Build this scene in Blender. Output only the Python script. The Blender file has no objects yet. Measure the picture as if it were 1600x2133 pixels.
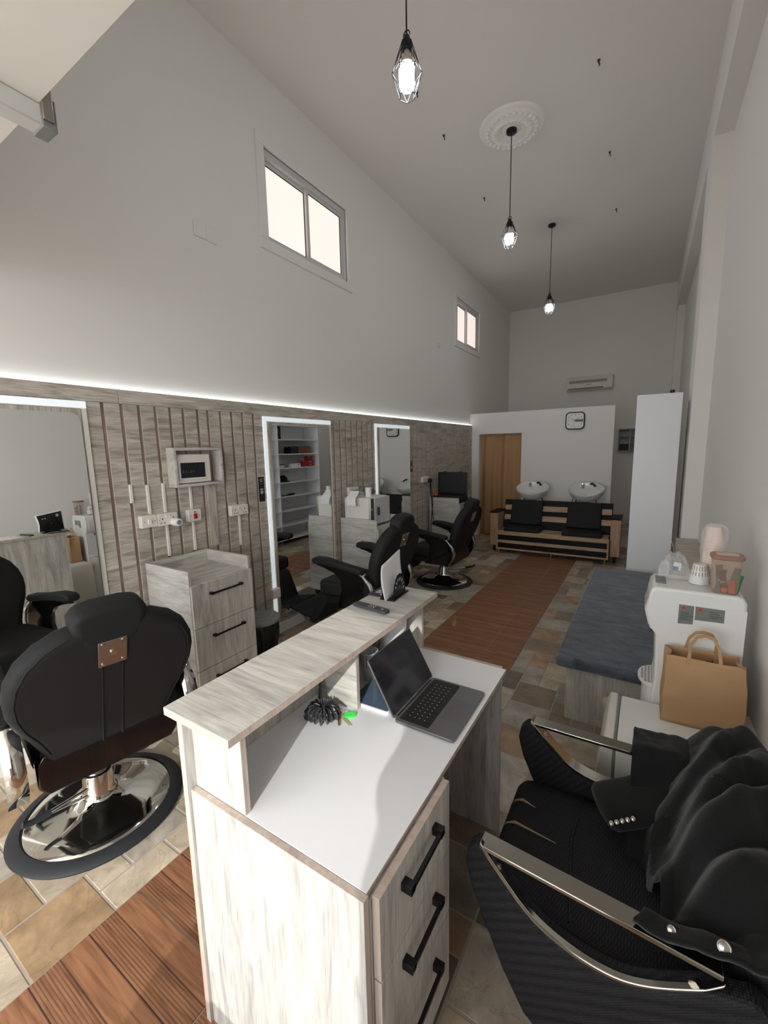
import bpy, bmesh, math, random
from mathutils import Vector, Matrix, noise as mnoise
R=random.Random(7)
PI=math.pi
sc=bpy.context.scene
COL=sc.collection
rad=math.radians
# ------------------------------------------------------------------ mesh builder
class MB:
    def __init__(s): s.v=[];s.f=[];s.mi=[];s.m=0
    def add(s,vs,fs,m=None):
        o=len(s.v); s.v+= [tuple(p) for p in vs]
        for f in fs: s.f.append([i+o for i in f]); s.mi.append(s.m if m is None else m)
        return s
    def box(s,x0,x1,y0,y1,z0,z1,m=None,fm=None,M=None):
        vs=[(x,y,z) for z in (z0,z1) for y in (y0,y1) for x in (x0,x1)]
        if M: vs=[M@Vector(p) for p in vs]
        fs=[(0,2,3,1),(4,5,7,6),(0,1,5,4),(2,6,7,3),(0,4,6,2),(1,3,7,5)]  # -z +z -y +y -x +x
        o=len(s.v); s.v+=[tuple(p) for p in vs]
        for k,f in enumerate(fs):
            s.f.append([i+o for i in f]); mm=(fm or {}).get(('-z','+z','-y','+y','-x','+x')[k],m); s.mi.append(s.m if mm is None else mm)
        return s
    def cyl(s,p0,p1,r0,r1=None,n=20,m=None,cap=True):
        p0=Vector(p0);p1=Vector(p1);r1=r0 if r1 is None else r1
        d=(p1-p0).normalized();u=d.orthogonal().normalized();w=d.cross(u)
        vs=[]
        for p,r in ((p0,r0),(p1,r1)):
            for i in range(n):
                a=2*PI*i/n; vs.append(p+u*(r*math.cos(a))+w*(r*math.sin(a)))
        fs=[(i,(i+1)%n,n+(i+1)%n,n+i) for i in range(n)]
        if cap: fs+=[tuple(range(n-1,-1,-1)),tuple(range(n,2*n))]
        return s.add(vs,fs,m)
    def tube(s,pts,r,n=8,m=None,closed=False,flat=None):
        P=[Vector(p) for p in pts]; k=len(P); rs=r if isinstance(r,(list,tuple)) else [r]*k
        vs=[]; up=None
        for i in range(k):
            a=P[(i-1)%k] if (closed or i>0) else P[i]; b=P[(i+1)%k] if (closed or i<k-1) else P[i]
            d=(b-a).normalized()
            if up is None: u=d.orthogonal().normalized()
            else:
                u=up-d*up.dot(d); u=u.normalized() if u.length>1e-6 else d.orthogonal().normalized()
            up=u;w=d.cross(u)
            for j in range(n):
                t=2*PI*j/n; vs.append(P[i]+u*(rs[i]*math.cos(t))+w*(rs[i]*math.sin(t)))
        fs=[]
        for i in range(k if closed else k-1):
            i2=(i+1)%k
            for j in range(n): fs.append((i*n+j,i*n+(j+1)%n,i2*n+(j+1)%n,i2*n+j))
        if not closed: fs+=[tuple(range(n-1,-1,-1)),tuple((k-1)*n+j for j in range(n))]
        return s.add(vs,fs,m)
    def lathe(s,prof,c=(0,0,0),n=32,m=None,sx=1,sy=1,M=None,wob=None):
        vs=[]
        for r,z in prof:
            for i in range(n):
                a=2*PI*i/n; q=1+(wob(a,z) if wob else 0)
                p=Vector((r*q*math.cos(a)*sx,r*q*math.sin(a)*sy,z)); p=(M@p) if M else p
                vs.append(p+Vector(c))
        fs=[]
        for k in range(len(prof)-1):
            for i in range(n): fs.append((k*n+i,k*n+(i+1)%n,(k+1)*n+(i+1)%n,(k+1)*n+i))
        if prof[0][0]>1e-6: fs.append(tuple(range(n-1,-1,-1)))
        if prof[-1][0]>1e-6: fs.append(tuple((len(prof)-1)*n+i for i in range(n)))
        return s.add(vs,fs,m)
    def prism(s,poly,d0,d1,ax='y',m=None,M=None,fn=None):
        # poly in the two remaining axes (x,z for y; y,z for x; x,y for z)
        def P(a,b,d):
            p=Vector({'y':(a,d,b),'x':(d,a,b),'z':(a,b,d)}[ax]); p=fn(p) if fn else p
            return (M@p) if M else p
        n=len(poly); vs=[P(a,b,d0) for a,b in poly]+[P(a,b,d1) for a,b in poly]
        fs=[tuple(range(n)),tuple(range(2*n-1,n-1,-1))]+[(i,n+i,n+(i+1)%n,(i+1)%n) for i in range(n)]
        return s.add(vs,fs,m)
    def grid(s,fn,nu,nv,m=None,cu=False):
        vs=[fn(i/nu,j/nv) for i in range(nu+(0 if cu else 1)) for j in range(nv+1)]
        fs=[]
        N=nu if cu else nu
        for i in range(N):
            i2=(i+1)%nu if cu else i+1
            for j in range(nv): fs.append((i*(nv+1)+j,i2*(nv+1)+j,i2*(nv+1)+j+1,i*(nv+1)+j+1))
        return s.add(vs,fs,m)
    def ball(s,c,rx,ry=None,rz=None,n=16,k=10,m=None):
        ry=rx if ry is None else ry; rz=rx if rz is None else rz
        prof=[(math.sin(PI*i/k),-math.cos(PI*i/k)) for i in range(k+1)]
        prof[0]=(0.0,-1);prof[-1]=(0.0,1)
        o=len(s.v)
        s.lathe([(max(r,1e-4),z) for r,z in prof],(0,0,0),n,m)
        for i in range(o,len(s.v)):
            x,y,z=s.v[i]; s.v[i]=(c[0]+x*rx,c[1]+y*ry,c[2]+z*rz)
        return s
    def xf(s,M):
        s.v=[tuple(M@Vector(p)) for p in s.v]; return s
    def build(s,name,mats,parent=None,smooth=True,bevel=0,seg=2,sub=0,ang=38,solid=0):
        me=bpy.data.meshes.new(name); me.from_pydata(s.v,[],s.f)
        if not isinstance(mats,(list,tuple)): mats=[mats]
        for q in mats: me.materials.append(q)
        me.polygons.foreach_set('material_index',s.mi)
        bm=bmesh.new(); bm.from_mesh(me); bmesh.ops.recalc_face_normals(bm,faces=bm.faces); bm.to_mesh(me); bm.free()
        if smooth:
            me.polygons.foreach_set('use_smooth',[True]*len(me.polygons)); me.set_sharp_from_angle(angle=rad(ang))
        me.update()
        o=bpy.data.objects.new(name,me); COL.objects.link(o)
        if parent: o.parent=parent
        if solid:
            q=o.modifiers.new('Solid','SOLIDIFY'); q.thickness=solid; q.offset=0
        if bevel:
            q=o.modifiers.new('Bevel','BEVEL'); q.width=bevel; q.segments=seg; q.limit_method='ANGLE'; q.angle_limit=rad(35)
        if sub:
            q=o.modifiers.new('Sub','SUBSURF'); q.levels=sub; q.render_levels=sub
        return o
def B(*a,**k): return MB().box(*a,**k)
def tag(o,label=None,cat=None,group=None,kind=None):
    if label: o['label']=label
    if cat: o['category']=cat
    if group: o['group']=group
    if kind: o['kind']=kind
    return o
def thing(name,label,cat,loc=(0,0,0),rz=0,group=None):
    o=bpy.data.objects.new(name,None); COL.objects.link(o); o.location=loc; o.rotation_euler=(0,0,rz); o.empty_display_size=.1
    return tag(o,label,cat,group)
def struct(o): o['kind']='structure'; return o
def rrect(w,h,r,n=5,cx=0,cy=0):
    pts=[]
    for qx,qy,a0 in ((w/2-r,h/2-r,0),(-w/2+r,h/2-r,90),(-w/2+r,-h/2+r,180),(w/2-r,-h/2+r,270)):
        for i in range(n+1):
            a=rad(a0+90*i/n); pts.append((cx+qx+r*math.cos(a),cy+qy+r*math.sin(a)))
    return pts
def TR(loc=(0,0,0),rx=0,ry=0,rz=0):
    return Matrix.Translation(loc)@Matrix.Rotation(rz,4,'Z')@Matrix.Rotation(ry,4,'Y')@Matrix.Rotation(rx,4,'X')
def text(body,size,M,mat,parent,name,ext=.0004):
    c=bpy.data.curves.new(name,'FONT'); c.body=body; c.size=size; c.align_x='CENTER'; c.align_y='CENTER'; c.extrude=ext
    t=bpy.data.objects.new(name,c); COL.objects.link(t)
    dg=bpy.context.evaluated_depsgraph_get(); me=bpy.data.meshes.new_from_object(t.evaluated_get(dg))
    bpy.data.objects.remove(t); me.transform(M); me.materials.clear(); me.materials.append(mat)
    o=bpy.data.objects.new(name,me); COL.objects.link(o)
    if parent: o.parent=parent
    return o
def texts(items,mat,parent,name):
    # several pieces of lettering in one mesh
    bm=bmesh.new()
    for body,size,M in items:
        o=text(body,size,M,mat,None,name); me=o.data; bm.from_mesh(me); bpy.data.objects.remove(o)
    me=bpy.data.meshes.new(name); bm.to_mesh(me); bm.free(); me.materials.append(mat)
    o=bpy.data.objects.new(name,me); COL.objects.link(o); o.parent=parent; return o
# ------------------------------------------------------------------ materials
def S(r,g,b):
    f=lambda c:(c/255/12.92 if c/255<=.04045 else ((c/255+.055)/1.055)**2.4)
    return (f(r),f(g),f(b),1)
class NT:
    def __init__(s,name):
        s.mat=bpy.data.materials.new(name); s.mat.use_nodes=True; s.t=s.mat.node_tree; s.b=s.t.nodes['Principled BSDF']
    def n(s,ty,**k):
        q=s.t.nodes.new(ty)
        for a,v in k.items():
            if a.startswith('_'): setattr(q,a[1:],v)
            else: q.inputs[a.replace('0',' ')].default_value=v
        return q
    def l(s,a,b): s.t.links.new(a,b)
def plain(name,col,rough=.5,metal=0,spec=.5,bump=0,bscale=200,var=0,vscale=4,emit=0,ecol=None,alpha=1,trans=0,coat=0,ior=1.45,sheen=0):
    N=NT(name); b=N.b
    b.inputs['Base Color'].default_value=col; b.inputs['Roughness'].default_value=rough; b.inputs['Metallic'].default_value=metal
    b.inputs['Specular IOR Level'].default_value=spec; b.inputs['IOR'].default_value=ior
    if alpha<1: b.inputs['Alpha'].default_value=alpha
    if trans: b.inputs['Transmission Weight'].default_value=trans
    if coat: b.inputs['Coat Weight'].default_value=coat
    if sheen: b.inputs['Sheen Weight'].default_value=sheen
    if emit:
        b.inputs['Emission Color'].default_value=ecol or col; b.inputs['Emission Strength'].default_value=emit
    tc=N.n('ShaderNodeTexCoord')
    nz=N.n('ShaderNodeTexNoise',Scale=vscale,Detail=4.0); N.l(tc.outputs['Object'],nz.inputs['Vector'])
    if var:
        mx=N.n('ShaderNodeMix',_data_type='RGBA'); mx.inputs[6].default_value=tuple(c*(1-var) for c in col[:3])+(1,); mx.inputs[7].default_value=tuple(min(1,c*(1+var)) for c in col[:3])+(1,)
        N.l(nz.outputs['Fac'],mx.inputs[0]); N.l(mx.outputs[2],b.inputs['Base Color'])
    if bump:
        n2=N.n('ShaderNodeTexNoise',Scale=bscale,Detail=3.0); N.l(tc.outputs['Object'],n2.inputs['Vector'])
        bp=N.n('ShaderNodeBump',Strength=bump,Distance=.002); N.l(n2.outputs['Fac'],bp.inputs['Height']); N.l(bp.outputs['Normal'],b.inputs['Normal'])
    return N.mat
def wood(name,ax,cols,fine=55,rough=.5,patch=1.6,bump=.25,streak=1.0):
    # grain runs along ax; cols = dark, mid, light
    N=NT(name); b=N.b; b.inputs['Roughness'].default_value=rough
    tc=N.n('ShaderNodeTexCoord')
    def stretched(along,across,detail,dist=0):
        mp=N.n('ShaderNodeMapping'); mp.inputs['Scale'].default_value=tuple(along if a==ax else across for a in 'xyz')
        N.l(tc.outputs['Object'],mp.inputs['Vector'])
        t=N.n('ShaderNodeTexNoise',Scale=1.0,Detail=detail,Roughness=.6,Distortion=dist); N.l(mp.outputs['Vector'],t.inputs['Vector']); return t
    A=stretched(patch*1.7,patch*11,6,1.0); F=stretched(6.0,fine*3.8,4,.4); G=stretched(3.4,46,8,1.6)
    r1=N.n('ShaderNodeValToRGB'); e=r1.color_ramp.elements; e[0].position=.30; e[0].color=cols[0]; e[1].position=.66; e[1].color=cols[2]
    k=r1.color_ramp.elements.new(.47); k.color=cols[1]; N.l(A.outputs['Fac'],r1.inputs['Fac'])
    r2=N.n('ShaderNodeValToRGB'); e=r2.color_ramp.elements; e[0].position=.40; e[0].color=(.70,.69,.68,1); e[1].position=.57; e[1].color=(1,1,1,1); N.l(F.outputs['Fac'],r2.inputs['Fac'])
    r3=N.n('ShaderNodeValToRGB'); e=r3.color_ramp.elements; e[0].position=.37; e[0].color=(.58,.57,.56,1); e[1].position=.46; e[1].color=(1,1,1,1); N.l(G.outputs['Fac'],r3.inputs['Fac'])
    m1=N.n('ShaderNodeMix',_data_type='RGBA',_blend_type='MULTIPLY'); m1.inputs[0].default_value=.75*streak; N.l(r1.outputs[0],m1.inputs[6]); N.l(r2.outputs[0],m1.inputs[7])
    m2=N.n('ShaderNodeMix',_data_type='RGBA',_blend_type='MULTIPLY'); m2.inputs[0].default_value=.7*streak; N.l(m1.outputs[2],m2.inputs[6]); N.l(r3.outputs[0],m2.inputs[7])
    N.l(m2.outputs[2],b.inputs['Base Color'])
    bp=N.n('ShaderNodeBump',Strength=bump,Distance=.001); N.l(F.outputs['Fac'],bp.inputs['Height']); N.l(bp.outputs['Normal'],b.inputs['Normal'])
    return N.mat
WC=(S(164,163,160),S(193,190,184),S(214,210,203))
WP=(S(152,142,130),S(186,177,165),S(210,203,192))  # same laminate as WC, its browner look in shade put into the colour
M={}
M['wood_x']=wood('washed_pine_x','x',WC,streak=.62); M['wood_y']=wood('washed_pine_y','y',WC,streak=.62); M['wood_z']=wood('washed_pine_z','z',WC,streak=.62)
M['panel_y']=wood('washed_pine_shade_y','y',WP); M['panel_x']=wood('washed_pine_shade_x','x',WP); M['panel_z']=wood('washed_pine_shade_z','z',WP)
M['slat']=wood('slat_wood','z',(S(128,112,98),S(146,130,116),S(160,146,132)),streak=.4)
M['edge']=wood('edge_band','z',(S(176,158,146),S(190,174,162),S(202,190,178)),streak=.4)
M['oak']=wood('oak_laminate','x',(S(160,128,98),S(184,152,120),S(200,170,140)),streak=.5)
M['oakz']=wood('oak_laminate_z','z',(S(160,128,98),S(184,152,120),S(200,170,140)),streak=.5)
M['wall']=plain('white_wall_paint',S(233,230,226),.9,bump=.15,bscale=90,spec=.2)
M['ceil']=plain('ceiling_paint',S(232,228,223),.92,bump=.15,bscale=60,spec=.2)
M['part']=plain('partition_paint',S(238,235,231),.85,spec=.2)
M['lam']=plain('white_laminate',S(234,235,239),.35)
M['white']=plain('white_gloss',S(228,228,226),.3)
M['whitem']=plain('white_matte',S(225,222,216),.6)
M['plast']=plain('white_plastic',S(226,220,212),.4)
M['cream']=plain('cream_plastic',S(220,217,207),.4)
M['black']=plain('black_plastic',S(24,24,25),.45)
M['blackg']=plain('black_gloss',S(14,13,14),.12,coat=.5)
M['leather']=plain('black_leather',S(38,38,39),.6,bump=.25,bscale=350,spec=.2)
M['fabric']=plain('black_mesh_fabric',S(30,30,32),.7,bump=.8,bscale=420,spec=.3)
M['wool']=plain('black_wool',S(24,25,25),.95,bump=.5,bscale=300,spec=.1,sheen=.15,var=.2,vscale=60)
M['rubber']=plain('black_rubber',S(34,36,40),.6)
M['chrome']=plain('chrome',S(215,213,208),.08,1)
M['steel']=plain('brushed_steel',S(176,170,162),.3,1)
M['armsteel']=plain('satin_chrome_arm',S(172,168,160),.13,1)
M['ebony']=plain('ebony_laminate',S(17,15,15),.55,spec=.25)
M['grey']=plain('grey_plastic',S(128,130,130),.45)
M['dgrey']=plain('dark_grey',S(60,60,62),.5)
M['alu']=plain('window_aluminium',S(206,206,206),.45)
M['mirror']=plain('mirror_glass',(.86,.88,.86,1),.0,1)
M['red']=plain('red_plastic',S(180,20,30),.35)
M['orange']=plain('orange_plastic',S(205,70,35),.4)
M['redbox']=plain('red_card',S(150,28,38),.5)
M['kraft']=plain('kraft_paper',S(180,144,106),.8,var=.06,vscale=9,bump=.3,bscale=40)
M['card']=plain('brown_card',S(122,88,60),.8)
M['paper']=plain('white_paper',S(232,232,234),.8)
M['curtain']=plain('tan_curtain',S(180,142,104),.9,var=.05,vscale=3)
M['green']=plain('green_tag',S(60,230,90),.25,trans=.4,emit=.15,ecol=S(60,230,90))
M['brass']=plain('brass_key',S(205,190,150),.25,1)
M['satin']=plain('black_satin',S(34,34,40),.32,spec=.6,sheen=.3)
M['bulb']=plain('lit_bulb',(1,1,1,1),.3,emit=80,ecol=(.93,.98,1,1))
M['led']=plain('led_strip',(1,1,1,1),.3,emit=1.5,ecol=(.90,.97,1,1))
M['ledbar']=plain('lit_channel',S(235,238,240),.4,emit=.32,ecol=(.86,.95,1,1))
M['pane']=plain('lit_frosted_pane',S(240,228,220),.25,emit=.60,ecol=S(250,234,226))
M['pinkcup']=plain('pale_pink_paper',S(232,205,192),.7)
M['bagclear']=plain('clear_bag',S(240,240,240),.12,alpha=.28)
M['tintbox']=plain('smoked_beige_plastic',S(196,170,150),.15,alpha=.4)
M['lidb']=plain('brown_lid',S(150,118,98),.4)
M['porc']=plain('porcelain',S(225,225,222),.08,coat=.4)
M['glassd']=plain('dark_screen',S(16,18,26),.08,spec=.6)
M['lap']=plain('laptop_grey',S(120,118,120),.35,.7)
M['tablet']=plain('sky_reflection_glass',S(92,112,132),.1)  # sky reflected in dark glass, put into the base colour
M['blackm']=plain('black_metal',S(22,22,22),.4,.3)
M['teal']=plain('teal_foil',S(40,90,110),.35,.3)
M['silver']=plain('silver_print',S(170,168,172),.5)
M['label']=plain('silver_label',S(150,155,150),.3,.5)
M['flesh']=plain('skin',S(200,150,125),.55)
# couch velvet
N=NT('blue_grey_velvet'); b=N.b; b.inputs['Roughness'].default_value=.9; b.inputs['Sheen Weight'].default_value=.35; b.inputs['Specular IOR Level'].default_value=.15
tc=N.n('ShaderNodeTexCoord'); mp=N.n('ShaderNodeMapping'); mp.inputs['Scale'].default_value=(4,9,6); N.l(tc.outputs['Object'],mp.inputs['Vector'])
t=N.n('ShaderNodeTexNoise',Scale=1.6,Detail=7.0,Roughness=.68,Distortion=.8); N.l(mp.outputs['Vector'],t.inputs['Vector'])
r=N.n('ShaderNodeValToRGB'); e=r.color_ramp.elements; e[0].position=.3; e[0].color=S(50,55,66); e[1].position=.72; e[1].color=S(106,114,130); N.l(t.outputs['Fac'],r.inputs['Fac']); N.l(r.outputs[0],b.inputs['Base Color']); M['velvet']=N.mat
# woven salon fabric (dots)
N=NT('black_woven_fabric'); b=N.b; b.inputs['Roughness'].default_value=.75; b.inputs['Base Color'].default_value=S(32,32,35); b.inputs['Specular IOR Level'].default_value=.3
tc=N.n('ShaderNodeTexCoord'); mp=N.n('ShaderNodeMapping'); mp.inputs['Scale'].default_value=(190,190,190); mp.inputs['Rotation'].default_value=(.3,.7,.2); N.l(tc.outputs['Object'],mp.inputs['Vector'])
v=N.n('ShaderNodeTexVoronoi',Scale=1.0); v.inputs['Randomness'].default_value=0.1; N.l(mp.outputs['Vector'],v.inputs['Vector'])
r=N.n('ShaderNodeValToRGB'); e=r.color_ramp.elements; e[0].position=.2; e[0].color=S(46,46,50); e[1].position=.6; e[1].color=S(16,16,18); N.l(v.outputs['Distance'],r.inputs['Fac']); N.l(r.outputs[0],b.inputs['Base Color'])
bp=N.n('ShaderNodeBump',Strength=.6,Distance=.002); bp.invert=True; N.l(v.outputs['Distance'],bp.inputs['Height']); N.l(bp.outputs['Normal'],b.inputs['Normal']); M['woven']=N.mat
# stone tiles: per-tile tint attribute x veined noise
N=NT('stone_tile'); b=N.b; b.inputs['Roughness'].default_value=.42
at=N.n('ShaderNodeAttribute'); at.attribute_name='tint'; tc=N.n('ShaderNodeTexCoord')
t=N.n('ShaderNodeTexNoise',Scale=7.0,Detail=8.0,Roughness=.65,Distortion=.6); N.l(tc.outputs['Object'],t.inputs['Vector'])
r=N.n('ShaderNodeValToRGB'); e=r.color_ramp.elements; e[0].position=.32; e[0].color=(.55,.53,.5,1); e[1].position=.66; e[1].color=(1.12,1.1,1.07,1); N.l(t.outputs['Fac'],r.inputs['Fac'])
m1=N.n('ShaderNodeMix',_data_type='RGBA',_blend_type='MULTIPLY'); m1.inputs[0].default_value=.9; N.l(at.outputs['Color'],m1.inputs[6]); N.l(r.outputs[0],m1.inputs[7])
w=N.n('ShaderNodeTexNoise',Scale=3.3,Detail=5.0,Distortion=1.6); N.l(tc.outputs['Object'],w.inputs['Vector'])
r2=N.n('ShaderNodeValToRGB'); e=r2.color_ramp.elements; e[0].position=.488; e[0].color=(1,1,1,1); e[1].position=.512; e[1].color=(1,1,1,1); k=e.new(.5); k.color=(.52,.47,.43,1); N.l(w.outputs['Fac'],r2.inputs['Fac'])
m2=N.n('ShaderNodeMix',_data_type='RGBA',_blend_type='MULTIPLY'); m2.inputs[0].default_value=.4; N.l(m1.outputs[2],m2.inputs[6]); N.l(r2.outputs[0],m2.inputs[7]); N.l(m2.outputs[2],b.inputs['Base Color'])
bp=N.n('ShaderNodeBump',Strength=.35,Distance=.004); N.l(t.outputs['Fac'],bp.inputs['Height']); N.l(bp.outputs['Normal'],b.inputs['Normal']); M['tile']=N.mat
M['grout']=plain('grout',S(172,162,152),.9,var=.1,vscale=20)
# wood-look deck tile: every second board ribbed
N=NT('deck_tile'); b=N.b; b.inputs['Roughness'].default_value=.45
tc=N.n('ShaderNodeTexCoord'); sp=N.n('ShaderNodeSeparateXYZ'); N.l(tc.outputs['Object'],sp.inputs[0])
def mth(op,a,bv=None,cl=False):
    q=N.n('ShaderNodeMath',_operation=op); q.use_clamp=cl
    for i,x in enumerate((a,bv)):
        if x is None: continue
        if hasattr(x,'links'): N.l(x,q.inputs[i])
        else: q.inputs[i].default_value=x
    return q.outputs[0]
yy=mth('ADD',sp.outputs['Y'],-.68+.0885*40); bo=mth('DIVIDE',yy,.0885); fl=mth('FLOOR',bo); fr=mth('FRACT',bo)
od=mth('MODULO',fl,2.0); odd=mth('LESS_THAN',mth('ABSOLUTE',mth('SUBTRACT',od,0.0)),.5)
edge=mth('MAXIMUM',mth('LESS_THAN',fr,.03),mth('GREATER_THAN',fr,.975))
rib=mth('MULTIPLY',mth('LESS_THAN',mth('FRACT',mth('MULTIPLY',fr,9.0)),.32),odd)
mp=N.n('ShaderNodeMapping'); mp.inputs['Scale'].default_value=(5,60,5); N.l(tc.outputs['Object'],mp.inputs['Vector'])
t=N.n('ShaderNodeTexNoise',Scale=1.0,Detail=5.0,Distortion=.7); N.l(mp.outputs['Vector'],t.inputs['Vector'])
r=N.n('ShaderNodeValToRGB'); e=r.color_ramp.elements; e[0].position=.3; e[0].color=S(118,78,54); e[1].position=.7; e[1].color=S(166,118,86); N.l(t.outputs['Fac'],r.inputs['Fac'])
dk=mth('ADD',mth('MULTIPLY',edge,.75),mth('MULTIPLY',rib,.5),True)
mx=N.n('ShaderNodeMix',_data_type='RGBA'); mx.inputs[7].default_value=S(60,42,38); N.l(dk,mx.inputs[0]); N.l(r.outputs[0],mx.inputs[6]); N.l(mx.outputs[2],b.inputs['Base Color'])
bp=N.n('ShaderNodeBump',Strength=.5,Distance=.003); bp.invert=True; N.l(dk,bp.inputs['Height']); N.l(bp.outputs['Normal'],b.inputs['Normal']); M['deck']=N.mat

# ================================================================== camera
CAMP=(876.0506,((0.850547,0.525459,-0.021522),(0.059357,-0.136581,-0.988849),(-0.522539,0.839785,-0.147358)))
F,(rt,dn,fw)=CAMP
cd=bpy.data.cameras.new('camera'); cam=bpy.data.objects.new('camera',cd); COL.objects.link(cam)
cd.sensor_fit='HORIZONTAL'; cd.sensor_width=36; cd.lens=F/1600*36; cd.clip_start=.02; cd.clip_end=100
cam.matrix_world=Matrix(((rt[0],-dn[0],-fw[0],0),(rt[1],-dn[1],-fw[1],0),(rt[2],-dn[2],-fw[2],1.7),(0,0,0,1)))
sc.camera=cam
XL=-2.90; XR=.465; YB=10.45; ZC=4.80; YF=-.6; XP=-2.86; YP=7.85
# ================================================================== floor
cell=.13; nx=int(round((XR-XL)/cell))+1; ny=int((YB+1.6)/cell)+1; y00=-1.5+.017; x00=-1.6-cell*10
def floor_build():
    mb=MB(); tints=[]
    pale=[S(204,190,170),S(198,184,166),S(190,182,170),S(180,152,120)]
    cols=[S(206,190,168),S(196,184,168),S(186,180,170),S(172,146,118),S(150,132,112),S(160,152,142),S(128,112,98),S(178,160,138),S(120,108,98),S(184,152,124)]
    W_=[3,3,3,2,2,3,1.2,3,1,1.6]
    occ=set()
    def free(i,j,w,h): return all((a,b) not in occ for a in range(i,i+w) for b in range(j,j+h))
    N_=nx+2
    for j in range(ny):
        for i in range(N_):
            if (i,j) in occ: continue
            ch=[(1,1),(1,2),(2,1),(2,2),(2,3),(3,2),(2,2),(1,2)]; R.shuffle(ch)
            for w,h in ch+[(1,1)]:
                if i+w<=N_ and free(i,j,w,h): break
            for a in range(i,i+w):
                for b_ in range(j,j+h): occ.add((a,b_))
            x0=x00+i*cell;x1=x0+w*cell;y0=y00+j*cell;y1=y0+h*cell
            # the walkway takes x -1.60 .. -0.795
            x0=max(x0,XL);x1=min(x1,XR)
            if y0<YF-.02: y0=YF-.02
            if y1>YB: y1=YB
            segs=[(x0,x1)] if (x1<=-1.6+1e-4 or x0>=-.795-1e-4) or y0>6.7 else [(x0,min(x1,-1.6)),(max(x0,-.795),x1)]
            for a,b2 in segs:
                if b2-a<.03 or y1-y0<.03: continue
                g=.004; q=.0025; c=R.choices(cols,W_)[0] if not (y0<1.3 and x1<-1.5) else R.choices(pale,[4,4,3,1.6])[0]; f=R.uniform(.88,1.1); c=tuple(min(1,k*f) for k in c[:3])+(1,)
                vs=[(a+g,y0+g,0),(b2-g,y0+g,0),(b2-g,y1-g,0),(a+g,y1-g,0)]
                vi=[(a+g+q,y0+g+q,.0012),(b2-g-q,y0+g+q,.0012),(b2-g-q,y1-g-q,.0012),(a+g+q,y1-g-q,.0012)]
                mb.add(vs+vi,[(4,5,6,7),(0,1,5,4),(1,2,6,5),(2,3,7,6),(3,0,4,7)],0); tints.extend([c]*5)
    k=len(mb.f); mb.box(XL,XR,YF-.02,YB,-.1,-.0005,1); tints.extend([(1,1,1,1)]*(len(mb.f)-k))
    o=mb.build('floor',[M['tile'],M['grout']],smooth=False)
    at=o.data.attributes.new('tint','FLOAT_COLOR','FACE')
    # recalc keeps face order, so the tints line up
    at.data.foreach_set('color',[c for t in tints for c in t])
    return struct(o)
floor_build()
mb=MB()
for xa,xb in ((-1.598,-1.063),(-1.057,-.797)):
    y=.68-.531*3
    while y<6.7:
        ya=max(y+.003,YF-.02)
        if y+.528>ya: mb.box(xa,xb,ya,min(y+.528,6.7),-.004,.0035)
        y+=.531
struct(mb.build('floor_walkway',M['deck'],smooth=False))
# ================================================================== shell
def wallbox(name,boxes,mat):
    mb=MB()
    for q in boxes: mb.box(*q)
    return struct(mb.build(name,mat,smooth=False))
W1=(2.845,4.0,3.51,4.24); W2=(7.14,8.25,3.51,4.24)
wallbox('wall_left',[(XL-.2,XL,YF,YB,0,W1[2]),(XL-.2,XL,YF,YB,W1[3],ZC),(XL-.2,XL,YF,W1[0],W1[2],W1[3]),(XL-.2,XL,W1[1],W2[0],W1[2],W1[3]),(XL-.2,XL,W2[1],YB,W1[2],W1[3])],M['wall'])
wallbox('wall_back',[(XL-.2,XR+.2,YB,YB+.2,0,ZC)],M['wall'])
wallbox('wall_right',[(XR,XR+.2,YF,YB,0,ZC)],M['wall'])
wallbox('trim_1',[(.33,XR,YF,YB,4.26,ZC),(.33,XR,4.9,5.35,0,4.26),(.345,XR,10.1,YB,0,4.26)],M['wall'])   # beam and piers
wallbox('ceiling',[(XL-.2,XR+.2,YF-.2,YB+.2,ZC,ZC+.2)],M['ceil'])
# street front behind the viewer: deep lintel, plus unseen piers and low sill added to block light
wallbox('wall_front',[(XL,.33,YF,.585,2.6,ZC),(.0,XR,YF-.15,YF,0,2.6),(-.84,.0,YF-.15,YF,0,.58),(XL,-2.62,YF-.15,YF,0,2.6)],M['part'])
# shower-room partition with a curtained doorway
PT=.12; D0,D1,DZ=-2.725,-1.93,1.94; PX=-.468; PZ=2.325
wallbox('wall_inner',[(XL,D0,YP,YP+PT,0,PZ),(D1,PX,YP,YP+PT,0,PZ),(D0,D1,YP,YP+PT,DZ,PZ)],M['part'])
struct(B(D1-.01,PX+.006,YP-.012,YP,0,.09).build('baseboard_partition',M['whitem'],bevel=.003))
struct(B(PX+.02,.3,YB-.012,YB,0,.09).build('baseboard_back',M['whitem'],bevel=.003))
# left panelling with battens
sl=[1.348,1.46,1.569,1.679,1.784,1.883,1.999,2.086,2.198,2.305,2.412,2.525]+[3.615+.107*k for k in range(8)]
y=5.40
while y<YP-.05: sl.append(y); y+=.1524
struct_panel=struct(B(XL,XP-.013,YF,YP-.002,.1,2.108).build('wall_panelling',M['slat']))
mb=MB(); ed=[YF]+sl+[YP-.002]
for k in range(len(ed)-1):
    a=ed[k]+(.0 if k==0 else .011); c=ed[k+1]-(.0 if k==len(ed)-2 else .011)
    mb.box(XP-.013,XP,a,c,.1,2.022,0,{'+y':1,'-y':1})
for a,c in ((YF,1.447),(1.449,4.9),(4.902,YP-.002)): mb.box(XP-.013,XP,a,c,2.023,2.11,0,{'+z':1})
o=mb.build('grooved_boards',[M['panel_y'],M['edge']],bevel=.0015,seg=1); o.parent=struct_panel; o['kind']='structure'
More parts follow.
